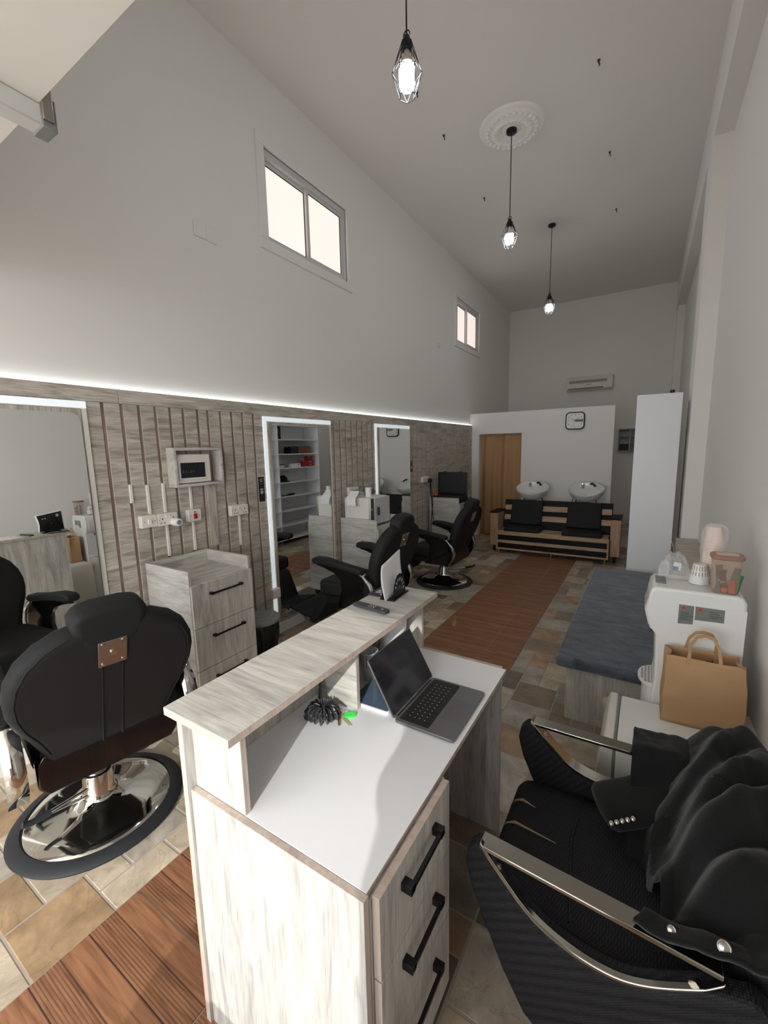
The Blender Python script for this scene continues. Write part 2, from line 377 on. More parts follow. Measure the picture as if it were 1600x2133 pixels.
struct(B(XL,XP+.02,YF,YP-.002,.0,.1).build('baseboard_left',M['whitem'],bevel=.003))
# ---- windows
def window(n,W,lab):
    y0,y1,z0,z1=W
    r=thing(n,None,None,(XL,y0,z0)); r['kind']='structure'
    w=y1-y0; h=z1-z0; g=.085
    mb=MB()   # raised plaster surround
    for q in ((-g,w+g,-g,0),(-g,w+g,h,h+g),(-g,0,0,h),(w,w+g,0,h)): mb.box(-.01,.022,q[0],q[1],q[2],q[3])
    mb.build('surround',M['wall'],r,bevel=.004)
    mb=MB(); t=.035
    for q in ((0,w,0,t),(0,w,h-.055,h),(0,t,t,h-.055),(w-t,w,t,h-.055)): mb.box(-.09,-.01,*q)
    mb.build('window_frame',M['alu'],r,bevel=.003)
    for k,(a,b) in enumerate(((t,w/2+.02),(w/2-.02,w-t))):
        x=-.075 if k==0 else -.045
        s=.032; q=MB()
        for c in ((a,b,t,t+s),(a,b,h-.055-s,h-.055),(a,a+s,t+s,h-.055-s),(b-s,b,t+s,h-.055-s)): q.box(x,x+.025,*c)
        sh=q.build('sash',M['alu'],r,bevel=.003)
        B(x+.008,x+.014,a+s,b-s,t+s,h-.055-s).build('pane',M['pane'],sh)
        q=MB()
        i=.006
        for c in ((a+s,b-s,t+s,t+s+i),(a+s,b-s,h-.055-s-i,h-.055-s),(a+s,a+s+i,t+s,h-.055-s),(b-s-i,b-s,t+s,h-.055-s)): q.box(x+.014,x+.02,*c)
        q.build('gasket',M['black'],sh)
    return r
window('window_1',W1,''); window('window_2',W2,'')
# ---- LED strip along the panel top
mb=MB(); y=YF
mb.box(XL+.002,XP-.012,YF,YP-.01,2.11,2.114)
r=thing('led_strip','thin white LED strip glowing along the top of the wood panelling','light strip',(0,0,0))
mb.build('strip_base',M['plast'],r)
mb=MB(); y=.0
while y<YP-.03: mb.box(XL+.008,XP-.004,y,y+.014,2.114,2.125); y+=.024
mb.build('diodes',M['led'],r)
# ---- rail below the soffit
r=thing('door_track','white metal door track fixed under the front soffit','track',(-1.40,.1,2.6))
mb=MB(); mb.box(-.035,.02,-.55,.515,-.05,-.0005); mb.build('track',M['alu'],r,bevel=.004)
mb=MB(); mb.box(-.04,.025,.4851,.52,-.055,.02); mb.build('end_cap',M['grey'],r,bevel=.003)
mb=MB(); mb.box(.025,.034,.4851,.51,-.04,.04); mb.build('bracket',M['steel'],r,bevel=.002)
# ---- ceiling fittings
hooks=[((870,206),'between the nearest pendant and the left wall'),((926,294),'left of the plaster medallion'),((1010,422),'left of the middle pendant cord'),((1247,140),'right of the plaster medallion, nearest the camera but one'),((1270,328),'right of the middle pendant cord'),((1283,444),'right of the farthest pendant'),((1232,2),'at the top edge of the picture')]
hp=[(-1.905,3.76),(-1.915,4.37),(-1.925,5.64),(-.52,4.30),(-.525,5.58),(-.535,6.88),(-.512,3.69)]
hl=['small dark ceiling hook just right of the nearest hanging lamp','small dark ceiling hook left of the round plaster rose','small dark ceiling hook left of the middle lamp cord','small dark ceiling hook right of the plaster rose, nearer of two there','small dark ceiling hook right of the middle lamp cord','small dark ceiling hook right of the farthest lamp','small dark ceiling hook at the very top edge of the photo']
for (x,y),l in zip(hp,hl):
    mb=MB(); mb.cyl((x,y,ZC),(x,y,ZC-.015),.012,.009,10); mb.tube([(x,y,ZC-.012),(x+.003,y,ZC-.026),(x+.008,y,ZC-.036),(x+.003,y,ZC-.044)],.005,6)
    tag(mb.build('ceiling_hook',M['dgrey']),l,'hook','hooks in the ceiling')
C2=(-1.314,4.636); C3=(-1.332,6.819); C1=(-1.245,2.34)
def flute(a,z): return .018*math.sin(a*28)*(1 if z<-.004 else 0)
prof=[(.075,-.03),(.09,-.022),(.10,-.03),(.13,-.045),(.17,-.05),(.20,-.036),(.212,-.03),(.225,-.04),(.24,-.042),(.252,-.03),(.262,-.018),(.285,-.02),(.30,-.014),(.31,0)]
mb=MB(); mb.lathe(prof,(C2[0],C2[1],ZC),112,wob=lambda a,z:(.02*math.sin(a*26)*(1 if -.052<z<-.033 else .15)))
for i in range(26):
    a=2*PI*i/26; mb.ball((C2[0]+.232*math.cos(a),C2[1]+.232*math.sin(a),ZC-.042),.022,.018,.02,8,5); mb.ball((C2[0]+.165*math.cos(a+.1),C2[1]+.165*math.sin(a+.1),ZC-.05),.03,.012,.02,8,5)
tag(mb.build('ceiling_rose',plain('plaster_rose',S(248,246,242),.8,bump=.4,bscale=50),ang=60),'round white moulded plaster ceiling rose around the middle lamp cord','ceiling rose')
def pendant(c,zc,zs,zb,lab,canopy=True):
    # zs: socket top, zb: cage bottom
    h=zs-zb
    r=thing('pendant_lamp',lab,'pendant lamp',(c[0],c[1],ZC),0,'hanging cage lamps')
    q=MB(); q.lathe([(.0001,-.035),(.03,-.033),(.05,-.022),(.052,0)],(0,0,zc-ZC),24); q.build('canopy',M['black'],r)
    z0=zs-ZC
    MB().tube([(0,0,zc-ZC-.03),(0,0,z0)],.0045,8).build('cord',M['black'],r)
    q=MB(); q.lathe([(.006,0),(.016,-.01),(.02,-.03),(.026,-.034),(.028,-.075),(.022,-.08),(.0001,-.08)],(0,0,z0),20)
    q.tube([(.02*math.cos(t),0,z0-.008+.026*math.sin(t)) for t in [PI*i/8 for i in range(9)]],.003,6)
    q.build('socket',M['black'],r)
    g=MB(); n=6; zt=z0-.035; zm=z0-h*.62; zbm=z0-h
    top=[(.026*math.cos(2*PI*i/n),.026*math.sin(2*PI*i/n),zt) for i in range(n)]
    mid=[(.082*math.cos(2*PI*(i+.5)/n),.082*math.sin(2*PI*(i+.5)/n),zm) for i in range(n)]
    bot=[(.045*math.cos(2*PI*(i)/n),.045*math.sin(2*PI*(i)/n),zbm) for i in range(n)]
    for i in range(n):
        j=(i+1)%n
        for a,b in ((top[i],mid[i]),(top[j],mid[i]),(mid[i],mid[j]),(mid[i],bot[i]),(mid[i],bot[j]),(bot[i],bot[j])): g.tube([a,b],.0022,6)
    g.build('wire_cage',M['blackm'],r)
    q=MB(); zz=z0-.08
    q.lathe([(.014,0),(.02,-.02),(.034,-.05),(.04,-.07)],(0,0,zz),20); nk=q.build('bulb_neck',M['plast'],r)
    L=h-.085-.03
    q=MB(); q.lathe([(.04,-.07),(.044,-.09),(.044,-L+.02),(.036,-L+.004),(.018,-L-.002),(.0001,-L-.003)],(0,0,zz),24); q.build('bulb',M['bulb'],r)
    return r
pendant(C1,ZC,3.93,3.63,'black cage lamp with a lit bulb, nearest and cut by the top edge')
pendant(C2,ZC-.03,3.977,3.708,'black cage lamp with a lit bulb hanging from the plaster rose')
pendant(C3,ZC,3.879,3.609,'black cage lamp with a lit bulb, farthest back near the rear wall')
# ---- air conditioner
r=thing('air_conditioner','cream split air conditioner high on the back wall','air conditioner',(-1.14,YB,3.02))
pr=[(0,-.15),(-.16,-.15),(-.195,-.12),(-.2,-.02),(-.19,.08),(-.15,.14),(0,.15)]
q=MB(); q.prism([(a,b) for a,b in pr],-.45,.45,'x'); q.build('body',M['cream'],r,bevel=.008)
q=MB(); q.prism(rrect(.74,.055,.025),-.208,-.196,'y',fn=lambda p:p+Vector((-.02,0,.03))); q.build('intake',plain('ac_grille',S(150,148,132),.5),r)
q=MB(); q.box(-.41,.28,-.202,-.17,-.13,-.095); q.build('outlet_flap',plain('ac_flap',S(120,118,106),.4),r,bevel=.004)
q=MB(); q.box(-.04,.04,-.203,-.199,-.042,-.032); q.build('badge',M['grey'],r)
# ---- cubby on the back wall
r=thing('cubby_shelf','grey six-compartment cubby shelf on the back wall beside the partition','shelf',(-.52,YB,1.555))
q=MB()
for a in (0,.205,.41,): q.box(a-.012,a+.012,-.12,-.001,0,.46)
for z in (0,.15,.30,.448): q.box(-.012,.422,-.12,-.001,z,z+.014)
q.box(-.012,.422,-.012,-.001,0,.46); q.build('carcass',plain('cubby_grey',S(168,168,166),.6),r,bevel=.002)
tag(B(-.505,-.33,YB-.1,YB-.02,1.571,1.70).build('storage_box',M['black'],bevel=.004),'black box in the lower left cell of the grey cubby shelf','box')
# ---- clock
r=thing('wall_clock','square white wall clock with rounded black frame above the basins','clock',(-1.052,YP,2.106))
q=MB(); q.prism(rrect(.30,.29,.065,6),-.03,-.002,'y'); q.build('case',M['black'],r,bevel=.004)
q=MB(); q.prism(rrect(.262,.252,.05,6),-.032,-.0295,'y'); q.build('dial',M['white'],r)
FX=Matrix.Rotation(PI/2,4,'X')
its=[]
for n in range(1,13):
    if n==3: continue
    a=PI/2-n*PI/6; k=min(.1/max(abs(math.cos(a)),1e-3),.096/max(abs(math.sin(a)),1e-3)); its.append((str(n),.034,Matrix.Translation((k*math.cos(a),-.0325,k*math.sin(a)))@FX))
[text(a_,b_,c_,M['black'],r,'numeral') for a_,b_,c_ in its]
q=MB(); q.prism([(.005,-.016),(.125,-.022),(.125,.022),(.005,.016)],-.0335,-.0325,'y'); q.build('sector_mark',plain('clock_brown',S(150,110,92),.6),r)
def hand(a,l,w,y,n):
    q=MB(); c,s_=math.cos(a),math.sin(a)
    q.prism([(-s_*w-c*.015,c*w-s_*.015),(s_*w-c*.015,-c*w-s_*.015),(c*l+s_*w*.6,s_*l-c*w*.6),(c*l-s_*w*.6,s_*l+c*w*.6)],y-.001,y,'y'); q.build(n,M['black'],r)
hand(rad(146),.06,.004,-.034,'hour_hand'); hand(rad(42),.095,.003,-.036,'minute_hand'); hand(rad(252),.09,.001,-.038,'second_hand')
# ---- curtain
def cf(u,v):
    x=D0+.012+(D1-D0-.024)*u; z=1.925*(1-v)+.015
    a=.020*math.sin(u*2*PI*4+.9*math.sin(v*3.1)+1.6*u)*(.35+.65*v)*2.1+.02*math.sin(u*2*PI*2.3+1+.5*v)
    return (x,YP+.06+a,z)
q=MB(); q.grid(cf,90,24); cu=q.build('doorway_curtain',M['curtain'],ang=80,solid=.003); tag(cu,'tan cloth curtain hanging in the partition doorway','curtain')
tag(MB().cyl((D0,YP+.06,1.925),(D1,YP+.06,1.925),.006,n=10).build('curtain_rod',M['alu']),'thin curtain rod across the top of the partition doorway','rod')

# ================================================================== mirrors
def wall_mirror(lab,y0,y1,z0,z1,gy0,gy1,gz0,gz1,yaw,tilt,cut=None):
    r=thing('wall_mirror',lab,'mirror',(XP,(gy0+gy1)/2,z0),0,'tall mirrors on the panelled wall')
    cy=(gy0+gy1)/2
    q=MB(); w=.042
    x0,x1=.0,.012
    q.box(x0,x1,y0-cy,y0+w-cy,0,z1-z0)
    q.box(x0,x1,y0+w-cy,y1-cy,z1-z0-w,z1-z0)
    q.build('lit_channel',M['ledbar'],r,bevel=.003)
    q=MB(); q.box(x0,x1,y1-.03-cy,y1-cy,0,z1-z0-w-.001); q.build('channel',M['plast'],r,bevel=.003)
    q=MB(); q.box(0.0,.016,y0+w+.004-cy,y1-.034-cy,0,z1-z0-w-.004); q.build('backing_board',M['panel_z'],r,bevel=.002)
    # glass: a thin slab, hung very slightly out of true
    h=gz1-gz0; wd=gy1-gy0
    q=MB(); q.prism(rrect(wd,h,.05,6),0,.006,'x')
    Mx=Matrix.Translation((.021,0,gz0+h/2-z0))@Matrix.Rotation(yaw,4,'Z')@Matrix.Rotation(tilt,4,'Y')
    q.xf(Mx); q.build('mirror_glass',M['mirror'],r,smooth=False)
    return r
wall_mirror('tall wall mirror with white lit edge nearest the camera, left of the wall switches',.33,1.255,.1,2.02,.405,1.21,.13,1.95,rad(-1.0),rad(-.6))
wall_mirror('tall wall mirror with white lit edge in the middle, reflecting white shelves',2.62,3.555,.1,2.008,2.69,3.49,.13,1.95,0,0)
wall_mirror('tall wall mirror with white lit edge farthest along the panelled wall',4.41,5.31,.1,2.015,4.48,5.28,.13,1.97,0,0)
# ================================================================== electrical fittings on the panelling
def holes(q,y,z,x,m):
    q.box(x,x+.0012,y-.003,y+.003,z+.012,z+.024,m)
    for d in (-.013,.013): q.box(x,x+.0012,y+d-.004,y+d+.004,z-.014,z-.008,m)
def socket2(name,lab,y0,y1,zc,x=XP,sgn=1,plugs=True,h=.086,d=.042,grp=None):
    r=thing(name,lab,'socket',(x,(y0+y1)/2,zc),0,grp); w=(y1-y0)
    q=MB(); q.box(0,sgn*d,-w/2,w/2,-h/2,h/2); q.build('box',M['plast'],r,bevel=.004)
    q=MB()
    for s in (-1,1):
        if plugs: holes(q,s*w*.27,-.012,sgn*d if sgn>0 else -d-.0012,0)
        q.cyl((sgn*d,s*w*.44,0),(sgn*(d+.001),s*w*.44,0),.003,n=8)
    q.build('pin_holes',M['black'],r)
    q=MB()
    for s in (-1,1): q.box(sgn*d,sgn*(d+.006),s*.012-.006,s*.012+.006,.012,.03)
    q.build('rocker',M['white'],r,bevel=.002)
    return r
# light switch + double socket with a white plug-in
r=thing('light_switch','white surface light switch left of the double socket with the plug','switch',(XP,1.541,1.253))
B(0,.042,-.054,.054,-.042,.042).build('box',M['plast'],r,bevel=.004)
q=MB(); q.box(.042,.05,-.012,.012,-.018,.018); q.build('rocker',M['white'],r,bevel=.002)
q=MB(); [q.cyl((.042,s*.035,0),(.043,s*.035,0),.003,n=8) for s in (-1,1)]; q.build('screw',M['black'],r)
socket2('wall_socket','white double socket with a round white plug-in, beside the light switch',1.597,1.742,1.25,grp='white double sockets')
r=thing('plug_adapter','round white plug-in device in the near double socket','plug',(XP+.042,1.712,1.225))
q=MB(); q.cyl((.001,0,0),(.04,0,0),.03,.028,24); q.cyl((.04,0,0),(.062,0,0),.028,.026,24); q.build('body',M['white'],r,bevel=.002)
q=MB(); q.cyl((.062,0,0),(.0635,0,0),.017,n=20); q.build('face',M['grey'],r)
r=thing('cooker_switch','white switch box with a red rocker under the wooden fuse frame','switch',(XP,1.879,1.247))
B(0,.042,-.052,.052,-.043,.043).build('box',M['plast'],r,bevel=.004)
B(.042,.052,-.012,.013,-.025,.014).build('red_rocker',M['red'],r,bevel=.002)['label']='red rocker'
q=MB(); q.box(.042,.044,-.008,.008,.022,.028); [q.cyl((.042,s*.036,-.002),(.043,s*.036,-.002),.003,n=8) for s in (-1,1)]; q.build('screw',M['black'],r)
socket2('wall_socket','white double socket above the drawer cabinet, nearest the middle mirror',2.203,2.373,1.233,grp='white double sockets')
socket2('wall_socket','white double socket with a black plug above the white towel warmer',3.81,3.985,1.24,grp='white double sockets')
tag(MB().box(XP+.0425,XP+.085,3.85,3.90,1.195,1.245).build('power_plug',M['black'],bevel=.008),'black plug in the socket above the towel warmer','plug')
socket2('wall_socket','white double socket with black plug and hanging cables near the flight case',5.66,5.86,1.235,grp='white double sockets')
r=thing('power_plug','black plug with two hanging cables in the socket by the flight case','plug',(XP+.042,5.84,1.215))
B(.001,.05,-.03,.03,-.035,.03).build('plug_body',M['black'],r,bevel=.008)
q=MB(); q.tube([(.03,-.02,-.03),(.035,.03,-.3),(.05,.06,-.6),(.1,.10,-.85)],.006,6); q.build('cable',M['black'],r)
q=MB(); q.tube([(.03,.01,-.03),(.045,.06,-.35),(.04,.0,-.65),(.05,-.02,-1.05)],.006,6); q.build('cable',M['black'],r)
# trunking pieces
def trunk(y,z0,z1,lab,w=.026):
    tag(B(XP-.0125,XP+.010,y-.010,y+.010,z0,z1).build('cable_trunking',M['plast'],bevel=.003),lab,'trunking','white cable trunking')
trunk(1.460,1.385,1.508,'short loose white trunking piece, leftmost of the three stubs')
trunk(1.569,1.296,1.497,'white trunking running down into the light switch')
trunk(1.679,1.294,1.5,'white trunking running down into the socket with the round plug')
trunk(1.679,.98,1.206,'white trunking below the socket with the round plug')
trunk(1.883,1.291,1.458,'white trunking between the fuse frame and the red switch')
trunk(1.883,.98,1.203,'white trunking below the red switch')
trunk(2.305,.93,1.189,'white trunking below the double socket nearest the middle mirror')
tag(B(XP,XP+.012,2.02,2.095,.98,1.455).build('cover_strip',M['panel_z'],bevel=.002),'wide wood strip running down from the fuse frame','strip')
# plates high on the wall
r=thing('blank_plate','white double cover plate high on the left wall left of the near window','wall plate',(XL,2.216,3.328))
B(0,.014,-.096,.0,-.053,.053).build('plate',M['wall'],r,bevel=.004); B(0,.012,.002,.096,-.053,.053).build('plate',M['wall'],r,bevel=.004)
tag(B(XL,XL+.014,6.38,6.47,3.27,3.35).build('blank_plate',M['plast'],bevel=.004),'small white cover plate left of the far window','wall plate')
# consumer unit in its wooden frame
r=thing('fuse_frame','open wooden box frame around the fuse unit on the panelled wall','frame',(XP,1.92,1.6))
q=MB(); a,b,c,d=-.195,.20,-.135,.142
for s in ((a,b,c,c+.02),(a,b,d-.02,d),(a,a+.02,c+.02,d-.02),(b-.02,b,c+.02,d-.02)): q.box(0,.09,*s)
q.build('frame',M['wood_y'],r,bevel=.002)
r=thing('consumer_unit','white fuse box with smoked window inside the wooden frame','fuse box',(XP,1.88,1.597))
B(0.0,.06,-.124,.148,-.108,.098).build('case',M['plast'],r,bevel=.006)
q=MB(); q.box(.06,.066,-.112,.11,-.085,.05); q.build('door_rim',M['whitem'],r,bevel=.003)
B(.066,.069,-.098,.096,-.07,.038).build('smoked_window',M['glassd'],r,bevel=.001)
q=MB(); [q.box(.0695,.0705,-.085+.02*k,-.075+.02*k,-.035,-.015) for k in range(5)]; q.build('breaker',M['dgrey'],r)
# stickers
def sticker(y0,y1,z0,z1,lab):
    r=thing('wall_sticker',lab,'sticker',(XP+.0005,(y0+y1)/2,(z0+z1)/2),0,'black stickers by the mirrors'); w=y1-y0;h=z1-z0
    q=MB(); q.prism(rrect(w,h,.006),0,.0012,'x'); q.build('backing',M['black'],r)
    q=MB()
    def ring(cy,cz,ro,ri):
        n=18
        vs=[(.0016,cy+rr*math.cos(2*PI*i/n)*1.0,cz+rr*math.sin(2*PI*i/n)) for rr in (ro,ri) for i in range(n)]
        q.add(vs,[(i,(i+1)%n,n+(i+1)%n,n+i) for i in range(n)])
    ring(0,h*.37,w*.24,w*.13); ring(0,-h*.12,w*.26,w*.02)
    q.prism(rrect(w*.55,h*.055,.002,cx=0,cy=h*-.0),.0013,.0018,'x')
    q.prism(rrect(w*.7,w*.03,.001,cx=0,cy=h*.22),.0013,.0018,'x')
    q.build('print',M['silver'],r)
sticker(2.535,2.60,1.268,1.484,'black sticker with pale round marks left of the middle mirror')
sticker(5.335,5.40,1.37,1.53,'black sticker beside the farthest mirror')
# small white boxes on the middle mirror channel
tag(B(XP+.013,XP+.06,2.575,2.665,.37,.46).build('led_switch_box',M['plast'],bevel=.006),'small white box on the lower left edge of the middle mirror','switch')
# ================================================================== drawer cabinet and trolleys
def cabinet(lab,y0,y1,xf,ztop,zr,wheels,rows,hw=.27,z0=.0,name='drawer_cabinet'):
    r=thing(name,lab,'drawer cabinet',(XP+.024,(y0+y1)/2,0),0); X=xf-XP-.024; w=y1-y0; zb=.075 if wheels else .0; t=.018
    q=MB(); e=1
    for s in (-1,1):
        yy=(-w/2,-w/2+t) if s<0 else (w/2-t,w/2)
        q.box(0,X-.018,yy[0],yy[1],zb,ztop,0,{'+x':1,'+z':1})
    q.build('side_panel',[M['wood_x'],M['edge']],r,bevel=.001)
    q=MB(); q.box(0,t,-w/2+t,w/2-t,zb,ztop); q.build('back_panel',M['wood_y'],r)
    q=MB(); q.box(t,X-.018,-w/2+t,w/2-t,zr-t,zr,0,{'+x':1}); q.box(t,X-.018,-w/2+t,w/2-t,zb,zb+t); q.build('top_panel',[M['wood_y'],M['edge']],r)
    zt=zr-.004
    for h in rows:
        d=B(X-.018,X,-w/2+.004,w/2-.002,zt-h+.004,zt).build('drawer',M['wood_z'],r,bevel=.001)
        q=MB(); zc=zt-.075; L=.115
        q.box(X+.018,X+.028,-L+.01,L+.01,zc-.006,zc+.006)
        for s in (-1,1): q.box(X,X+.028,s*L+.01-.011,s*L+.01+.011,zc-.008,zc+.008)
        q.build('handle',M['blackm'],d,bevel=.002)
        zt-=h
    if wheels:
        for sx in (.06,X-.06):
            for sy in (-1,1):
                q=MB(); yy=sy*(w/2-.05); q.cyl((sx,yy-.014,.032),(sx,yy+.014,.032),.032,n=18); q.box(sx-.012,sx+.012,yy-.02,yy+.02,.04,.0745); q.build('caster',M['black'],r)
    else:
        q=MB(); q.box(.03,X-.05,-w/2+.02,w/2-.02,0,zt-.01 if zt>.03 else .02); q.build('plinth',M['edge'],r)
    return r
cabinet('pale wood drawer cabinet with tray top left of the middle mirror',1.49,1.967,-2.345,.975,.885,False,(.285,.285,.285))
cabinet('wheeled wood trolley carrying the white towel warmer',3.645,4.115,-2.345,.962,.872,True,(.27,.27,.25),name='trolley')
cabinet('wheeled wood trolley carrying the open black flight case',5.90,6.36,-2.33,.95,.862,True,(.27,.27,.24),name='trolley')
# towel warmer
r=thing('towel_warmer','white towel warmer cabinet with grey handled door on the trolley','towel warmer',(-2.66,3.87,.873))
B(-.145,.18,-.19,.2,.013,.315).build('body',M['whitem'],r,bevel=.012)
q=MB(); [q.cyl((a,b,0),(a,b,.013),.014,n=10) for a in (-.11,.14) for b in (-.15,.16)]; q.build('foot',M['black'],r)
dr=B(.182,.21,-.12,.198,.02,.31).build('door',plain('pale_grey_door',S(198,198,200),.35),r,bevel=.008)
B(.212,.228,-.075,-.045,.12,.21).build('handle',M['dgrey'],dr,bevel=.004)
q=MB(); q.box(.182,.205,-.19,-.122,.02,.31); q.build('control_panel',M['steel'],r,bevel=.004)
q=MB(); q.cyl((.205,-.156,.19),(.216,-.156,.19),.016,n=16); q.build('dial',M['grey'],r)
def towel(name,c,w,d,h,lab,rz):
    q=MB(); Mx=TR(c,0,0,rz)
    q.prism([(-w/2,0),(w/2,0),(w/2,h*.6),(w*.3,h),(-w*.25,h*.95),(-w/2,h*.55)],-d/2,d/2,'y',M=Mx)
    tag(q.build(name,M['paper'],bevel=.006),lab,'towel','white towels on the warmer')
# sheet folded over the left edge of the warmer, with a roll beside it
def sheet(u,v):
    x=-2.74+.13*v; t=u*.30
    if t<.14: y=3.84-t; z=1.20+.045*math.sin(t/.14*PI*.5)+.01
    else:
        a=t-.14; y=3.70-.08*math.sin(min(a/.09,1)*PI/2); z=1.255-.02-(a*.85)
        z=max(z,1.10)
    return (x+.02*u,y-.02,z+.006)
tag(MB().grid(sheet,18,6).build('paper_towel',M['paper'],solid=.002),'white paper sheet folded over the left edge of the towel warmer','paper')
r=thing('paper_roll','white paper roll standing on the towel warmer','paper roll',(-2.56,3.80,1.188))
q=MB(); q.cyl((0,0,0),(0,0,.105),.034,n=24); q.build('roll',M['paper'],r); q=MB(); q.cyl((0,0,.1052),(0,0,.1058),.012,n=14); q.build('core',M['card'],r)
r=thing('hair_clipper','black clipper with cord lying on the back of the towel warmer','clipper',(-2.68,3.98,1.188))
q=MB(); q.tube([(0,-.07,.02),(0,-.03,.024),(0,.04,.022),(0,.07,.018)],[.016,.022,.02,.014],12); q.build('body',M['black'],r)
q=MB(); q.tube([(0,.07,.018),(.02,.11,.03),(-.03,.14,.05),(-.1,.15,.02),(-.15,.13,.08)],.004,6); q.build('cord',M['black'],r)
tag(B(-2.344,-2.30,3.87,3.945,.83,.90).build('clipper_charger',M['black'],bevel=.012),'small black charger hung on the front edge of the towel trolley','charger')
# black flight case etc.
r=thing('flight_case','open black flight case standing on the far trolley','case',(-2.58,6.12,.862))
Mx=TR((-.02,.10,.0),rad(-12),0,0)
B(-.22,.23,-.17,.16,.004,.11).build('base_tray',M['black'],r,bevel=.008)
q=MB(); q.box(-.235,.225,.06,.16,.11,.46); q.build('lid',M['black'],r,bevel=.012)
q=MB(); q.box(-.20,.19,.050,.0595,.145,.435); q.build('lid_lining',plain('case_lining',S(36,38,40),.6),r,bevel=.004)
q=MB(); [q.box(a-.02,a+.02,.09,.13,.46,.472) for a in (-.13,.13)]; q.build('latch',M['dgrey'],r)
tag(MB().lathe([(.05,0),(.05,.006),(.040,.008),(.010,.20),(.0001,.203)],(-2.762,5.985,.8635),20).build('orange_cone',M['orange']),'small orange cone beside the flight case','cone')
r=thing('black_bag','soft black bag hung on the front edge of the far trolley','bag',(-2.24,6.1,.80))
q=MB(); q.prism(rrect(.13,.20,.04,5),-.07,.07,'y'); q.build('bag_body',M['leather'],r,bevel=.02,seg=3)
q=MB(); q.tube([(-.03,-.05,.09),(-.02,-.03,.14),(0,.02,.155),(.02,.05,.09)],.008,6); q.build('strap',M['leather'],r)
# bin
r=thing('waste_bin','round bin with grey lid and black bag below the middle mirror','bin',(-2.60,2.235,0))
q=MB(); q.lathe([(.105,0),(.11,.01),(.135,.33),(.13,.335)],(0,0,0),28); q.build('bin_body',M['dgrey'],r)
def wr(a,z): return .035*math.sin(a*9+z*30)+.02*math.sin(a*17)
q=MB(); q.lathe([(.118,.05),(.126,.12),(.136,.2),(.142,.27),(.146,.33),(.139,.345)],(0,0,0),72,wob=wr); q.build('bin_bag',plain('black_bag',S(20,20,22),.25),r)
q=MB(); q.lathe([(.150,.34),(.156,.345),(.156,.365),(.145,.375),(.12,.377),(.115,.384),(.08,.386),(.075,.392),(.0001,.394)],(0,0,0),40); q.build('lid',M['grey'],r)

